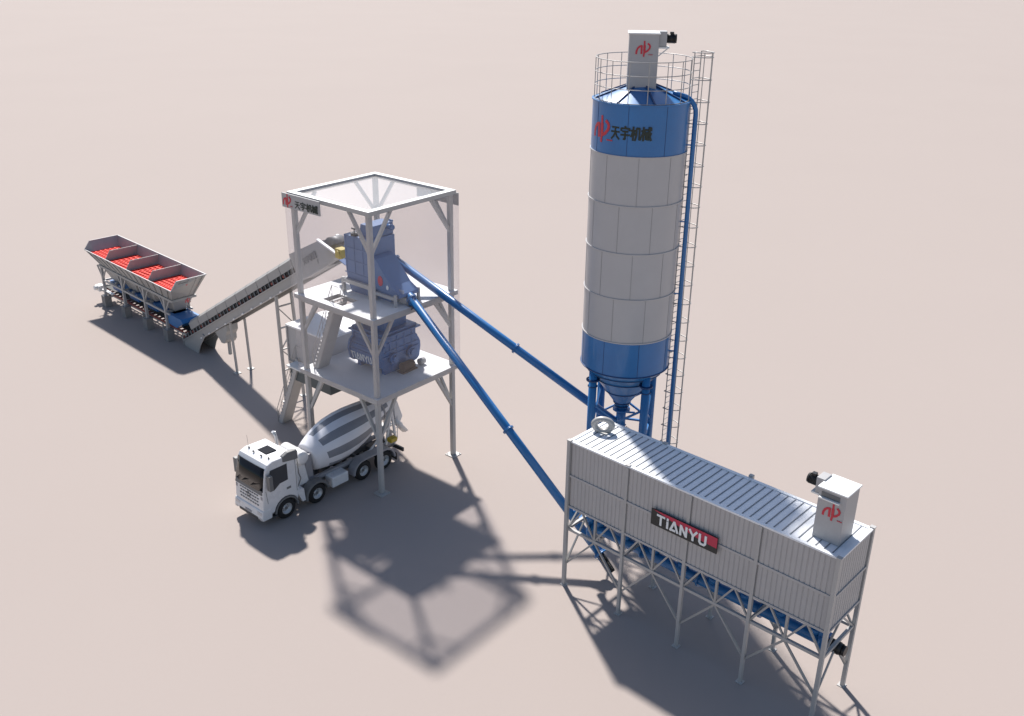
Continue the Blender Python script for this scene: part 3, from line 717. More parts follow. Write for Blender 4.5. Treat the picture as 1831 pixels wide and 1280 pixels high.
# ================================================================== AGGREGATE BATCHER
def batcher():
    t = thing('aggregate_batcher', 'grey four bay aggregate hopper with bright red grates at far left', 'hopper', CV(-14.4,0), CROT)
    X = 7.5; zf, zbk, zl = 4.90, 5.58, 3.72; xl = 6.25; bl = .95
    F, Bk = -1.55, 1.50; th = .06
    m = MB(); m.plate([(-X,F,zf),(X,F,zf),(xl,-bl,zl),(-xl,-bl,zl)], th); m.build('front_wall', 'convg', t)
    m = MB(); m.plate([(X,Bk,zbk),(-X,Bk,zbk),(-xl,bl,zl),(xl,bl,zl)], th); m.build('back_wall', 'convg', t)
    for s in (-1, 1):
        pts = [(s*X,F,zf),(s*(X+.02),-1.02,zbk),(s*(X+.02),Bk,zbk),(s*xl,bl,zl),(s*xl,-bl,zl)]
        if s < 0: pts = pts[::-1]
        m = MB(); m.plate(pts, th if s < 0 else th); m.build('end_wall', 'convg', t)
    # rim bars
    m = MB(); m.bar((-X,F,zf+.02),(X,F,zf+.02),.07,.05); m.bar((-X,Bk,zbk+.02),(X,Bk,zbk+.02),.10,.06)
    for s in (-1, 1):
        m.bar((s*X,-1.02,zbk+.02),(s*X,Bk,zbk+.02),.09,.06); m.bar((s*X,F,zf+.02),(s*X,-1.02,zbk+.02),.09,.06)
    m.build('rim', 'signgry', t)
    for k in (-1, 0, 1):
        x = k*3.72
        m = MB(); m.prism([(F+.05,zf-.02),(-1.02,zbk-.02),(Bk-.05,zbk-.02),(.96,zl+.1),(-.96,zl+.1)], 'x', x-.03, x+.03); m.build('partition', 'convg', t)
    for k in range(4):
        x0 = -X+.35+3.72*k; x1 = x0+3.45-.15
        x0 = max(x0, -6.86); x1 = min(x1, 6.86); y0, y1, zg = -1.37, 1.16, 4.80
        m = MB(); nx, ny = 8, 6
        for i in range(nx+1): x = x0+(x1-x0)*i/nx; m.box(x-.065, x+.065, y0, y1, zg-.10, zg)
        for j in range(ny+1): y = y0+(y1-y0)*j/ny; m.box(x0, x1, y-.06, y+.06, zg-.09, zg+.004)
        m.build('grate', 'redgrid', t)
    m = MB(); m.box(-6.6, 6.6, -1.26, 1.18, 4.45, 4.52); m.build('grate_shade_sheet', 'black', t)  # added black sheet: stands in for the shade seen through the grate holes
    # outside stiffeners
    m = MB()
    for k in range(13):
        x = -6.9+1.15*k; x2 = x*xl/X
        m.bar((x,F-.03,zf-.05),(x2,-bl-.03,zl+.02),.06,.05,up=(0,-1,.5)); m.bar((x,Bk+.03,zbk-.05),(x2,bl+.03,zl+.02),.06,.05,up=(0,1,.5))
    for y in (-.6, 0, .6, 1.1):
        for s in (-1,1): m.bar((s*(X+.03),y*1.1,zbk-.1),(s*(xl+.04),y*.75,zl+.03),.06,.05,up=(s,0,.5))
    m.build('stiffener', 'convg', t)
    m = MB(); xs = [-xl-.12,-xl+.02,xl-.02,xl+.12]; ys = [-bl-.12,-bl+.02,bl-.02,bl+.12]
    m.cells(xs, ys, lambda i, j: not (i == 1 and j == 1), zl-.16, zl+.02); m.build('ledge_beam', 'convg', t)
    for k in range(4):
        x = -4.69+3.12*k
        m = MB(); m.frustum((x-.75,x+.75,-.42,.42), 2.45, (x-1.52,x+1.52,-.93,.93), zl-.01); m.build('lower_cone', 'convg', t)
        m = MB(); m.frustum((x-.75,x+.75,-.45,.45), 1.55, (x-1.0,x+1.0,-.62,.62), 2.35); m.build('weigh_hopper', 'bluem', t)
        m = MB(); m.tube((x-.5,-.62,2.2),(x+.5,-.62,2.2),.09,10); m.box(x+.2,x+.5,-.7,-.5,2.35,2.5); m.build('air_cylinder', 'steel', t)
    LX = (5.0, 1.55, -2.3, -6.0)
    for x in LX:
        for y in (-.98, .98):
            m = MB(); m.box(x-.1, x+.1, y-.1, y+.1, 1.03, zl-.16); m.box(x-.2,x+.2,y-.2,y+.2,1.0,1.03); m.build('leg', 'frame', t)
            m = MB()
            for s in (-1, 1): m.bar((x,y,2.5),(x+s*.8,y,zl-.14),.10)
            m.build('leg_brace', 'frame', t)
    for y in (-.98, .98):
        m = MB(); m.box(-6.0, 5.6, y-.06, y+.06, 2.30, 2.44); m.build('side_beam', 'frame', t)
    m = MB()
    for x in LX: m.box(x-.06,x+.06,-.88,.88,2.30,2.44)
    m.build('cross_beam', 'frame', t)
    # belt below
    m = MB(); m.box(-7.4, 7.3, -.42, .42, 1.28, 1.33); m.build('belt', 'belt', t)
    for y in (-.62, .62):
        m = MB(); m.box(-7.4, 7.3, y-.04, y+.04, .92, 1.12); m.build('belt_frame', 'convg', t)
    for k in range(24):
        m = MB(); m.tube((-7.1+.62*k,-.66,1.2),(-7.1+.62*k,.66,1.2),.075,10); m.build('idler_roller', 'dkred', t)
    m = MB(); m.box(-7.0,6.9,-.74,-.68,1.12,1.30); m.build('roller_guard', 'dkred', t)
    for x in (-6.6, 0, 3.4, 6.6):
        m = MB()
        for y in (-.62,.62): m.bar((x,y,.0),(x,y,.92),.09)
        m.bar((x,-.6,.5),(x,.6,.5),.08); m.build('belt_leg', 'convg', t)
    m = MB(); m.tube((-7.4,-.45,1.2),(-7.4,.45,1.2),.22,16); m.build('tail_pulley', 'dark', t)
    m = MB(); m.box(-7.9,-7.2,-1.0,-.5,1.0,1.5); m.tube((-7.6,-1.25,1.3),(-7.6,-1.0,1.3),.2,12); m.build('drive_unit', 'white', t)
    m = MB(); m.box(-6.6,-4.6,-1.02,-.78,1.35,1.42); m.build('cover_plate', 'white', t)
    # discharge box at the conveyor end
    m = MB(); m.prism([(5.15,2.35),(7.25,2.35),(7.45,2.05),(6.4,1.42),(5.15,1.5)], 'y', -.95, .72); m.build('discharge_box', 'blue', t, bevel=.02)
    # name plate on the end wall
    m = MB(); n = V3((.80,0,-.58)); 
    def onend(y, f):   # f 0 top .. 1 bottom of the end wall
        return V3((X+.12-(X-xl)*f, y*(1-.35*f), zbk-(zbk-zl)*f))
    m.plate([onend(-.92,.12),onend(-.05,.12),onend(-.05,.30),onend(-.92,.30)], .04); m.build('name_plate', 'signblk', t)
    m = MB(); write(m, LAT, 0, 0, .17, .035, .22, .75, .004)
    o = onend(-.86,.285)+V3((.055,0,0)); up = (onend(0,0)-onend(0,1)).normalized(); nn = V3((up.z,0,-up.x))
    m.xf(lambda p: o + V3((0,1,0))*p.x + up*p.z - nn*p.y); m.build('lettering', 'red', t)
    m = MB(); emblem(m, 0, 0, .42, .004); o = onend(.05,.98)+V3((.03,0,-.5))
    m.xf(lambda p: o + V3((0,1,0))*p.x + V3((0,0,1))*p.z + V3((1,0,0))*(-p.y)); m.build('emblem', 'red', t)
    return LX
LX = batcher()
names_ = ['at the conveyor end', 'second from the conveyor', 'third from the conveyor', 'at the far left end']
for i, x in enumerate(LX):
    for y, side in ((-.98, 'near'), (.98, 'rear')):
        m = MB(); m.box(-.35, .35, -.3, .3, 0, 1.0); o = m.build('concrete_pier', 'conc', bevel=.02)
        o.location = CV(-14.4+x, y); o.rotation_euler = (0,0,CROT)
        o['label'] = 'concrete pier under the %s leg of the aggregate hopper, %s' % (side, names_[i]); o['category'] = 'pier'; o['group'] = 'concrete piers under the aggregate hopper'

# ================================================================== INCLINED BELT CONVEYOR
def conveyor():
    t = thing('belt_conveyor', 'long grey inclined belt conveyor rising from the red grated hopper to the tower', 'conveyor', CV(0,0), CROT)
    zb = lambda a: 4.10+.578*a
    w = .60; A0, A1 = -7.4, 13.9
    up = V3((-.50,0,.866))
    def P(a, b, h): return V3((a, b, zb(a)))+up*h
    for b in (-w, w):
        m = MB(); m.bar(P(A0,b,.36), P(A1,b,.36), .07, .60, up=up); m.build('side_frame', 'convg', t)
        m = MB(); m.bar(P(A0,b*1.06,.06), P(A1,b*1.06,.06), .12, .08, up=up); m.bar(P(A0,b*1.06,.66), P(A1,b*1.06,.66), .12, .06, up=up); m.build('side_channel', 'frame', t)
    m = MB(); m.bar(P(A0,0,.99), P(A1-.2,0,.99), 1.1, .04, up=up); m.build('belt', 'belt', t)
    m = MB(); m.bar(P(A0,0,.30), P(A1-.2,0,.30), .95, .03, up=up); m.build('return_belt', 'belt', t)
    n = 34
    for k in range(n):
        m = MB()
        a = A0+.3+(9.6-A0)*k/n
        m.tube(P(a,-w-.06,.87), P(a,w+.06,.87), .10, 8)
        m.build('idler_roller', 'belt' if k % 3 else 'dkred', t)
        m = MB(); m.bar(P(a+.14,-w,.70), P(a+.14,-w,1.06), .07, .04); m.build('idler_bracket', 'convg', t)
    # cover hood in panels
    sec = [(-w,1.06),(-w,1.60),(-w*.62,1.80),(0,1.87),(w*.62,1.80),(w,1.60),(w,1.06)]
    def hood(a0, a1, name, m_, sc=1.0, lift=0):
        m = MB(); k = len(sec); vs = [P(a, b*sc, h*1.0+lift) for a in (a0, a1) for b, h in sec]
        m.add(vs, [(i, i+1, i+1+k, i+k) for i in range(k-1)]+[tuple(range(k)), tuple(range(2*k-1,k-1,-1))]); m.build(name, m_, t)
    a = -5.8
    while a < 9.2:
        hood(a, min(a+1.44, 9.3), 'cover_panel', 'convg'); a += 1.5
    # enclosed head: closed casing, then two side plates with a flanged sloping edge round the pulley
    p0, p1 = P(9.4,0,.1), P(9.4,0,1.92)
    pb = P(11.9,0,.1)
    m = MB(); m.prism([(p0.x,p0.z),(pb.x,pb.z),(11.72,12.76),(11.45,12.66),(p1.x,p1.z)], 'y', -.70, .70); m.build('head_box', 'convg', t)
    pe = P(14.2,0,.1)
    for b in (-.76, .70):
        m = MB(); m.prism([(pb.x-.02,pb.z),(pe.x,pe.z),(14.25,pe.z+.5),(13.75,12.42),(11.9,12.88),(11.7,12.78)], 'y', b, b+.06); m.build('head_side_plate', 'convg', t)
        m = MB(); m.bar((11.85,b-.02,12.94),(13.78,b-.02,12.46),.20,.09); m.build('edge_flange', 'white', t)
    m = MB(); write(m, CJK, 0, 0, .42, .07, .05, 1.0, .004); o = P(10.5,-.724,.80); dr = V3((.866,0,.50))
    m.xf(lambda p: o+dr*p.x+up*p.z+V3((0,p.y,0))); m.build('lettering', 'tgrey', t)
    m = MB(); m.box(0,.3,-.02,0,0,.3); o = P(11.9,-.722,.38); m.xf(lambda p: o+dr*p.x+up*p.z+V3((0,p.y,0))); m.build('inspection_hatch', 'tgrey', t)
    c = V3((12.95,0,12.0))
    m = MB(); m.tube(c+V3((0,-.5,0)), c+V3((0,.5,0)), .42, 20); m.build('head_pulley', 'dark', t)
    m = MB(); c2 = V3((12.25,.16,12.45)); m.tube(c2+V3((0,-.3,0)), c2+V3((0,.58,0)), .57, 24); m.build('pulley_hood', 'tgrey', t)
    m = MB(); c3 = V3((14.42,-.9,12.72)); m.box(c3.x-.32,c3.x+.32,c3.y-.25,c3.y+.3,c3.z-.35,c3.z+.25); m.tube(c3+V3((.0,-.34,-.05)), c3+V3((.0,-.25,-.05)), .22, 14); m.build('drive_reducer', 'yellow', t, bevel=.03)
    m = MB(); m.bar(P(13.6,-.82,.12), P(14.9,-.82,.12), .08, .1); m.bar(P(13.6,.82,.12), P(14.9,.82,.12), .08, .1); m.build('head_arm', 'frame', t)
    # legs
    def trestle(a_foot, b, a_top, wd, rungs):
        m = MB()
        for s in (-1, 1):
            m.bar((a_foot,s*b,.05),(a_top,s*w,zb(a_top)+.02),wd); m.box(a_foot-.22,a_foot+.22,s*b-.22,s*b+.22,0,.05)
        m.build('trestle_leg', 'steel', t)
        if rungs:
            m = MB(); pr = None
            for k in range(rungs):
                f = (k+.5)/rungs
                p = [V3((a_foot+(a_top-a_foot)*f, s*(b+(w-b)*f), .05+(zb(a_top)-.05)*f)) for s in (-1,1)]
                m.bar(p[0], p[1], .09)
                if pr: m.bar(pr[0] if k%2 else pr[1], p[1] if k%2 else p[0], .07)
                pr = p
            m.build('trestle_rung', 'steel', t)
    trestle(0, .57, -.2, .14, 0); trestle(6.65, .72, 6.3, .17, 5)
    # tail plates and spill hopper
    for b in (-.72, .66):
        m = MB(); m.prism([(-7.5,.05),(-6.9,0),(-5.35,0),(-4.95,.75),(-4.1,1.75),(-4.4,1.9),(-7.5,.35)], 'y', b, b+.05); m.build('tail_plate', 'convg', t)
    m = MB(); q = -1.9
    m.prism([(-2.55,2.6),(-.75,3.62),(-.75,3.15),(-1.05,2.75),(-1.05,2.35),(-1.35,2.0),(-1.75,1.95)], 'y', -.62, .3); m.box(-1.5,-1.3,-.3,-.1,1.0,2.0); m.build('spill_hopper', 'convg', t)
    m = MB()
    for k in range(10):
        a = -5+1.3*k+.3; m.bar(P(a,-w-.10,.08), P(a+.22,-w-.10,.08), .05, .10, up=up)
    m.build('frame_clip', 'white', t)
conveyor()

# ================================================================== MIXER TRUCK
def truck():
    o = T(-.08, -1.0); d = T(-.08-.17, -1.0-7.28)-o; rz = math.atan2(d.y, d.x)
    t = thing('mixer_truck', 'white four axle concrete mixer truck parked under the tower', 'truck', o, rz)
    AX = (0, 1.68, 5.15, 7.30); R = .635
    # wheels
    def wheel(x, y):
        s = 1 if y > 0 else -1
        m = MB(); prof = [(.34,-.19),(.52,-.2),(.585,-.15),(R,-.08),(R,.08),(.585,.15),(.52,.2),(.34,.19)]
        m.lathe(prof, 36, capb=False, capt=False); m.xf(lambda p: (x+p.x, y+p.z, R+p.y)); w = m.build('wheel', 'tyre', t)
        m = MB(); m.lathe([(.0,.06),(.11,.06),(.13,.0),(.24,-.02),(.30,.10),(.345,.18),(.345,-.18),(0,-.18)], 30, capb=False, capt=False); m.xf(lambda p: (x+p.x, y+s*p.z, R+p.y)); m.build('rim', 'rim', w)
        m = MB(); m.tube((x,y+s*.055,R),(x,y+s*.12,R),.09,14)
        for k in range(8): a = k*PI/4; m.tube((x+.18*math.cos(a),y-s*.02,R+.18*math.sin(a)),(x+.18*math.cos(a),y+s*.035,R+.18*math.sin(a)),.022,6)
        m.build('hub', 'tgrey', w)
    for x in AX:
        for y in (-1.10, 1.10): wheel(x, y)
    for x in AX:
        m = MB(); m.tube((x,-.9,R),(x,.9,R),.12,12); m.build('axle', 'dark', t)
    # chassis
    m = MB()
    for y in (-.45,.45): m.box(-1.5,8.4,y-.06,y+.06,.78,1.10)
    for k in range(8): m.box(-1.3+1.25*k,-1.18+1.25*k,-.39,.39,.82,1.06)
    m.build('chassis_rail', 'tgrey', t)
    m = MB()
    for y in (-.62,.62): m.box(-1.5,6.0,y-.09,y+.09,1.11,1.34)
    m.build('subframe', 'fender', t)
    # cab body
    prof = [(6.42,1.30),(6.42,3.70),(6.62,3.88),(7.95,3.93),(8.32,3.80),(8.50,3.52),(8.76,2.30),(8.84,1.30),(8.82,.75),(8.35,.70),(8.14,.72)]
    for k in range(9):
        a = PI*(k+.6)/9.6; prof.append((7.30+.82*math.cos(a), .62+.82*math.sin(a)))
    prof = [p for p in prof if True]
    m = MB(); m.prism(prof, 'y', -1.30, 1.30); m.build('cab', 'tpaint', t, bevel=.09)
    # windscreen set into the sloped front
    def front(z): # x on the sloped front
        return 8.50+(3.52-z)/(3.52-2.30)*.26
    m = MB(); vs = []
    for z, hw in ((2.30,1.26),(3.62,1.20)):
        for k in range(9):
            y = -hw+2*hw*k/8; x = front(z)+.03-.05*(abs(y)/hw)**4; vs.append((x,y,z))
    m.add(vs, [(i,i+1,i+10,i+9) for i in range(8)], smooth=True); 
    m.xf(lambda p: p); w = m.build('windscreen', 'glass', t); sm = w.modifiers.new('s','SOLIDIFY'); sm.thickness = .05; sm.offset = 0
    m = MB(); m.add([(front(2.12)+.035,-1.22,2.12),(front(2.12)+.035,1.22,2.12),(front(2.36)+.035,1.20,2.36),(front(2.36)+.035,-1.20,2.36),(front(2.12)-.05,-1.24,2.12),(front(2.12)-.05,1.24,2.12),(front(2.36)-.05,1.22,2.36),(front(2.36)-.05,-1.22,2.36)],
        [(0,1,2,3),(7,6,5,4),(0,4,5,1),(1,5,6,2),(2,6,7,3),(3,7,4,0)]); m.build('windscreen_sill', 'tgrey', t)
    m = MB(); m.tube((front(2.40)+.06,-.6,2.40),(front(2.72)+.05,.15,2.72),.012,6); m.tube((front(2.40)+.06,.2,2.40),(front(2.72)+.05,.95,2.72),.012,6); m.build('wiper', 'black', t)
    # grille: rows of holes
    m = MB()
    for r in range(4):
        z = 1.98-.19*r
        for k in range(8):
            y = -.77+.22*k+(.05 if r % 2 else 0); m.box(8.775+.015*r,8.815+.015*r,y-.07,y+.07,z-.045,z+.02)
    m.build('grille', 'tgrey', t)
    m = MB(); m.ring((0,0,0),.14,.022,20,6); m.xf(lambda p: (8.85,p.x,1.78+p.y)); m.build('grille_emblem', 'dark', t)
    m = MB(); m.prism([(8.3,.52),(8.92,.52),(8.96,.72),(8.90,1.12),(8.80,1.16),(8.3,1.16)], 'y', -1.32, 1.32); m.build('bumper', 'tpaint', t, bevel=.06)
    m = MB(); m.box(8.86,8.97,-.85,.85,.54,.70); m.build('bumper_intake', 'dark', t)
    for y in (-1.02,1.02):
        m = MB(); m.box(8.8,8.94,y-.22,y+.22,.82,1.04); m.build('headlight', 'rim', t, bevel=.03)
    m = MB(); m.box(8.90,8.972,-.28,.28,.74,.86); m.build('number_plate', 'fender', t)
    for y in (-1.16,1.16):
        m = MB(); m.box(8.74,8.80,y-.08,y+.08,1.3,2.0); m.build('corner_vent', 'fender', t)
        m = MB(); m.box(8.86,8.955,y-.12,y+.10,.56,.68); m.build('fog_lamp', 'rim', t)
    # side glazing, handle, deflector
    for s in (-1, 1):
        m = MB(); m.prism([(7.1,2.45),(7.1,3.45),(8.2,3.45),(8.46,2.35),(8.05,2.15),(7.65,2.42)], 'y', s*1.285, s*1.318); m.build('side_window', 'sglass', t)
        m = MB(); m.box(6.95,7.22,s*1.30-.03,s*1.30+.03,1.86,1.98); m.build('door_handle', 'tgrey', t)
        m = MB(); m.bar((6.55,s*1.305,1.5),(6.55,s*1.305,3.6),.02,.02); m.bar((8.5,s*1.305,1.5),(8.58,s*1.305,2.3),.02,.02); m.build('door_seam', 'tgrey', t)
        m = MB(); m.bar((8.25,s*1.30,3.30),(8.42,s*1.55,3.30),.05); m.bar((8.36,s*1.30,2.45),(8.42,s*1.55,2.45),.05); m.box(8.30,8.54,s*1.54-.14,s*1.54+.14,2.40,3.32); m.build('mirror', 'tgrey', t, bevel=.03)
        if s > 0:
            m = MB(); m.prism([(6.35,3.45),(6.35,4.05),(7.0,4.1),(7.35,3.95),(7.35,3.62)], 'y', 1.08, 1.36); m.build('wind_deflector', 'tgrey', t, bevel=.05)
        m = MB(); m.box(7.95,8.3,s*1.18-.13,s*1.18+.13,.45,.55); m.box(7.95,8.3,s*1.2-.1,s*1.2+.1,.75,.82); m.build('cab_step', 'dark', t)
        # front arches
        for ax, n_, mt in ((7.30,'wheel_arch','tgrey'),):
            arc = [(ax+.80*math.cos(a),.62+.80*math.sin(a)) for a in [PI*k/12 for k in range(0,13)]]+[(ax+.70*math.cos(a),.62+.70*math.sin(a)) for a in [PI*k/12 for k in range(12,-1,-1)]]
            m = MB(); m.prism(arc,'y',s*.82,s*1.33); m.build(n_, mt, t)
        arc = [(5.15+.86*math.cos(a),.60+.86*math.sin(a)) for a in [PI*(-.05+k/11) for k in range(0,12)]]+[(5.15+.72*math.cos(a),.60+.72*math.sin(a)) for a in [PI*(-.05+k/11) for k in range(11,-1,-1)]]
        m = MB(); m.prism(arc,'y',s*.80,s*1.34); m.build('front_fender', 'tgrey', t)
        m = MB(); m.prism([(6.03,.62),(6.25,.62),(6.50,1.25),(6.50,1.5),(6.1,1.42)], 'y', s*.85, s*1.31); m.build('cab_skirt', 'tpaint', t)
        # rear fenders
        arc = [(0+.82*math.cos(a),.62+.82*math.sin(a)) for a in [PI*k/8 for k in range(0,5)]]+[(1.68+.82*math.cos(a),.62+.82*math.sin(a)) for a in [PI*k/8 for k in range(4,9)]]
        inn = [(1.68+.72*math.cos(a),.62+.72*math.sin(a)) for a in [PI*k/8 for k in range(8,3,-1)]]+[(0+.72*math.cos(a),.62+.72*math.sin(a)) for a in [PI*k/8 for k in range(4,-1,-1)]]
        arc = [(-(x-1.68) if False else x, z) for x, z in arc]
        a1 = [(1.68+.84*math.cos(a),.62+.84*math.sin(a)) for a in [PI*k/12 for k in range(0,7)]]
        a2 = [(0+.84*math.cos(a),.62+.84*math.sin(a)) for a in [PI*k/12 for k in range(6,13)]]
        b2 = [(0+.72*math.cos(a),.62+.72*math.sin(a)) for a in [PI*k/12 for k in range(12,5,-1)]]
        b1 = [(1.68+.72*math.cos(a),.62+.72*math.sin(a)) for a in [PI*k/12 for k in range(6,-1,-1)]]
        m = MB(); m.prism(a1+a2+b2+b1,'y',s*.78,s*1.36); m.build('rear_fender', 'fender', t)
        # tank between axles
    m = MB(); m.box(2.9,4.1,.62,1.34,.52,1.18); m.build('fuel_tank', 'tpaint', t, bevel=.06)
    m = MB(); m.box(2.7,4.2,-1.34,-.62,.52,1.18); m.build('battery_box', 'tgrey', t, bevel=.06)
    # roof hatch, horns
    m = MB(); m.box(7.05,7.75,-.42,.42,3.90,3.955); m.build('roof_hatch', 'glass', t, bevel=.03)
    m = MB()
    for y, x in ((-.9,7.9),(-.35,8.0),(.35,8.0),(.9,7.9)): m.tube((x,y,3.88),(x,y,3.98),.035,8); m.tube((x,y,3.98),(x+.06,y,4.0),.05,8)
    m.tube((7.8,-1.15,3.8),(7.82,-1.18,4.6),.008,5); m.build('roof_lamp', 'tgrey', t)
    # exhaust behind the cab
    m = MB(); m.path([(6.15,-.85,1.6),(6.15,-.85,3.7),(6.18,-.85,4.0),(6.35,-.85,4.35)],.09,12); m.tube((6.15,-.85,2.2),(6.15,-.85,3.3),.16,14); m.path([(6.0,-1.1,1.6),(6.0,-1.1,3.95),(6.05,-1.1,4.15)],.06,10); m.build('exhaust', 'rim', t)
    # water tank
    m = MB(); m.lathe([(.0,-1.02),(.25,-1.0),(.40,-.92),(.42,-.85),(.42,.85),(.40,.92),(.25,1.0),(0,1.02)],28,capb=False,capt=False); m.xf(lambda p: (5.72+p.x, p.z*.92+.05, 3.02+p.y)); m.build('water_tank', 'tpaint', t)
    m = MB()
    for y in (-.6,.75): m.prism([(5.35,1.34),(6.25,1.34),(6.1,2.7),(5.6,2.7)],'y',y-.05,y+.05)
    m.build('tank_bracket', 'tpaint', t)
    m = MB(); m.prism([(4.85,1.34),(5.5,1.34),(5.3,2.9),(4.95,2.9)],'y',-.6,.6); m.build('drum_pedestal', 'fender', t)
    m = MB(); m.path([(6.3,1.15,3.35),(6.25,1.15,2.4),(6.1,1.1,2.0),(6.3,1.05,1.5)],.03,6); m.build('air_hose', 'tgrey', t)
    # drum
    a, b = V3((4.85,0,2.32)), V3((-1.55,0,3.78)); ax = (b-a).normalized(); Ld = (b-a).length
    prof = [(0,.30),(.04,.62),(.12,.86),(.42,.98),(1.0,1.17),(1.6,1.31),(2.2,1.36),(2.9,1.34),(3.6,1.25),(4.4,1.08),(5.2,.88),(6.0,.68),(Ld,.56)]
    n = 64; m = MB(); sx = ax.cross(V3((0,1,0))).normalized()
    st = []
    for z, r in prof:
        st.append((z, r))
    fine = []
    for (z0,r0),(z1,r1) in zip(st[:-1], st[1:]):
        for k in range(3): f = k/3; fine.append((z0+(z1-z0)*f, r0+(r1-r0)*f))
    fine.append(st[-1])
    for z, r in fine:
        for i in range(n):
            th = 2*PI*i/n + .10*z; m.v.append(a+ax*z+V3((0,1,0))*(r*math.cos(th))+sx*(r*math.sin(th)))
    for j in range(len(fine)-1):
        for i in range(n):
            zc = fine[j][0]; k = int((i % 8) >= 4) if .62 < zc < 5.95 else 0
            m.smooth.add(len(m.f)); m.f.append([j*n+i, j*n+(i+1)%n, (j+1)*n+(i+1)%n, (j+1)*n+i]); m.mi.append(k)
    m.f.append(list(range(n))); m.mi.append(0); m.f.append([(len(fine)-1)*n+i for i in range(n)][::-1]); m.mi.append(0)
    m.build('drum', ['drumw','stripe'], t)
    m = MB(); c0 = a+ax*5.55; m.tube(c0-ax*.06, c0+ax*.06, .84, 40); m.build('drum_ring', 'fender', t)
    # rear frame, hopper, chutes
    m = MB()
    for y in (-.75,.75): m.bar((-.6,y,1.3),(-1.1,y,3.3),.12); m.bar((-1.4,y,1.3),(-1.15,y,3.5),.12); m.bar((.9,y,1.3),(-1.1,y,2.6),.09)
    m.bar((-1.1,-.75,2.9),(-1.1,.75,2.9),.12); m.bar((-1.25,-.75,1.9),(-1.25,.75,1.9),.1); m.build('drum_stand', 'tpaint', t)
    m = MB(); m.prism([(-.7,-.8),(0,-.9),(0,0),(0,0)][:3],'y',0,0) if False else None
    q0 = [(-1.05,-.45,4.25),(-1.05,.45,4.25),(-1.75,.35,4.0),(-1.75,-.35,4.0)]; q1 = [(-1.0,-.75,4.95),(-1.0,.75,4.95),(-2.15,.65,4.75),(-2.15,-.65,4.75)]
    m = MB(); m.add(q0+q1, [(0,1,5,4),(1,2,6,5),(2,3,7,6),(3,0,4,7)]); w = m.build('charging_hopper', 'tpaint', t); sm = w.modifiers.new('s','SOLIDIFY'); sm.thickness = .05
    m = MB(); m.prism([(-1.55,3.75),(-1.85,3.75),(-2.25,2.6),(-2.0,2.2),(-1.6,2.4)],'y',-.55,.55); m.build('collecting_funnel', 'tpaint', t, bevel=.04)
    m = MB(); pp = [(-1.75,.25,2.75),(-2.45,.55,1.75)]
    d = V3((-.7,.3,-1.0)).normalized(); sd = V3((d.y,-d.x,0)).normalized(); nn = sd.cross(d); p0, p1 = V3(pp[0]), V3(pp[1]); vs = []
    for p in (p0, p1):
        for k in range(7): th = PI*k/6; vs.append(p+sd*(.46*math.cos(th))-nn*(.34*math.sin(th))*(1 if nn.z > 0 else -1))
    m.add(vs, [(i,i+1,i+8,i+7) for i in range(6)], smooth=True); w = m.build('discharge_chute', 'tpaint', t); sm = w.modifiers.new('s','SOLIDIFY'); sm.thickness = .05
    m = MB(); m.path([(-1.3,.7,1.3),(-1.32,.72,2.2),(-1.34,.72,2.9)],.025,6); m.path([(-1.6,.7,1.3),(-1.62,.72,2.2),(-1.64,.72,2.9)],.025,6)
    for k in range(5): m.tube((-1.31,.71,1.5+.3*k),(-1.61,.71,1.5+.3*k),.018,6)
    m.build('rear_ladder', 'tpaint', t)
    m = MB(); m.box(-1.15,-.62,.82,1.22,1.52,1.80); m.build('marker_box', 'yellow', t, bevel=.04)
    m = MB(); m.box(-1.62,-1.5,-1.25,1.25,.62,.86); m.build('rear_bumper', 'dark', t)
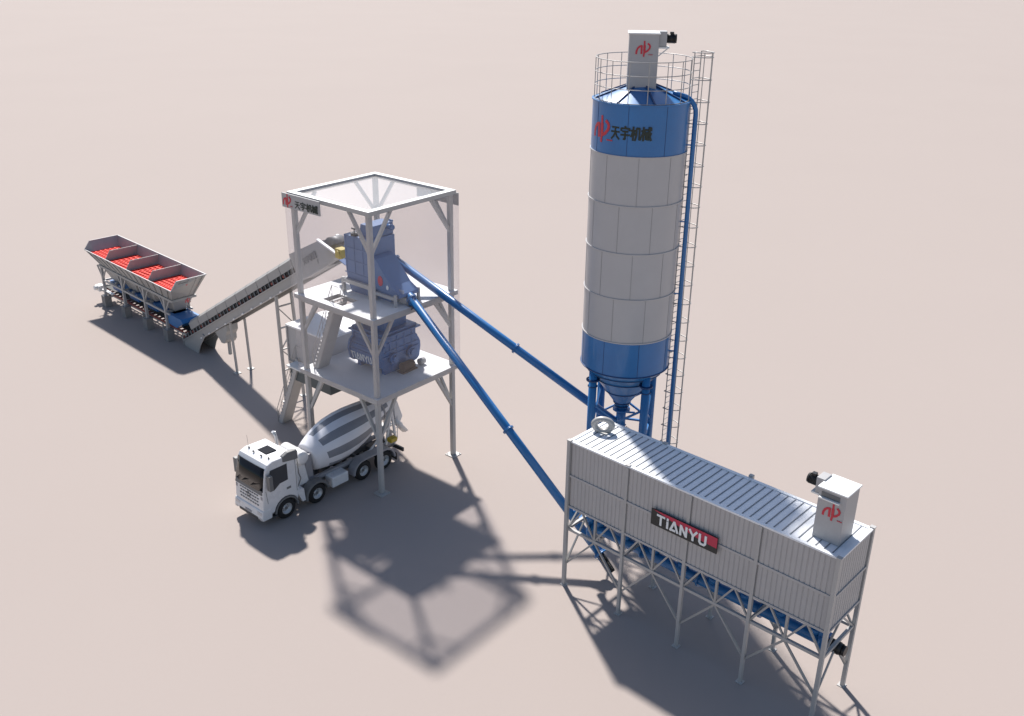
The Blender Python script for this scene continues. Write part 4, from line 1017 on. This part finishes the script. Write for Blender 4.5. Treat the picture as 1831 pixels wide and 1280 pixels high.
    for y in (-1.0,1.0):
        m = MB(); m.box(-1.66,-1.625,y-.2,y+.2,.66,.82); m.build('tail_light', 'red', t)
        m = MB(); m.box(-1.02,-.99,y-.24,y+.24,.25,.75); m.build('mud_flap', 'black', t)
truck()

# ================================================================== LIGHT, SKY, CAMERA
sun = V3((-.2533, .8677, 1)).normalized()
elev = math.asin(sun.z); az = math.atan2(sun.x, sun.y)
ld = bpy.data.lights.new('sun', 'SUN'); ld.energy = 5.0; ld.angle = math.radians(2.6); ld.color = (1, .965, .92)
lo = bpy.data.objects.new('sun', ld); COL.objects.link(lo); lo.location = (0, 60, 80)
lo.rotation_euler = (-sun).to_track_quat('-Z', 'Y').to_euler()
w = bpy.data.worlds.new('World'); S.world = w; w.use_nodes = True
nt = w.node_tree; bg = nt.nodes['Background']
sky = nt.nodes.new('ShaderNodeTexSky'); sky.sky_type = 'NISHITA'; sky.sun_disc = False
sky.sun_elevation = elev; sky.sun_rotation = az; sky.altitude = 0; sky.air_density = 1.0; sky.dust_density = 1.0; sky.ozone_density = 1.0
nt.links.new(sky.outputs[0], bg.inputs['Color']); bg.inputs['Strength'].default_value = 0.086

cd = bpy.data.cameras.new('camera'); cam = bpy.data.objects.new('camera', cd); COL.objects.link(cam)
cd.sensor_fit = 'HORIZONTAL'; cd.sensor_width = 36; cd.lens = 1712.14/1831*36; cd.clip_start = .5; cd.clip_end = 3000
pi_, ro = .4126265, -.01393
F = V3((0, math.cos(pi_), -math.sin(pi_))); X = V3((1,0,0)); U = V3((0, math.sin(pi_), math.cos(pi_)))
r_ = X*math.cos(ro) - U*math.sin(ro); u_ = X*math.sin(ro) + U*math.cos(ro)
cam.matrix_world = Matrix(((r_.x,u_.x,-F.x,0),(r_.y,u_.y,-F.y,0),(r_.z,u_.z,-F.z,30),(0,0,0,1)))
S.camera = cam
S.render.resolution_x, S.render.resolution_y = 1024, 716
vs = S.view_settings; S.display_settings.display_device = 'sRGB'
vs.view_transform = 'Standard'; vs.look = 'None'; vs.exposure = 0.5; vs.gamma = 1; vs.use_curve_mapping = False
S.render.engine = 'CYCLES'; S.cycles.transparent_max_bounces = 24; S.cycles.max_bounces = 8
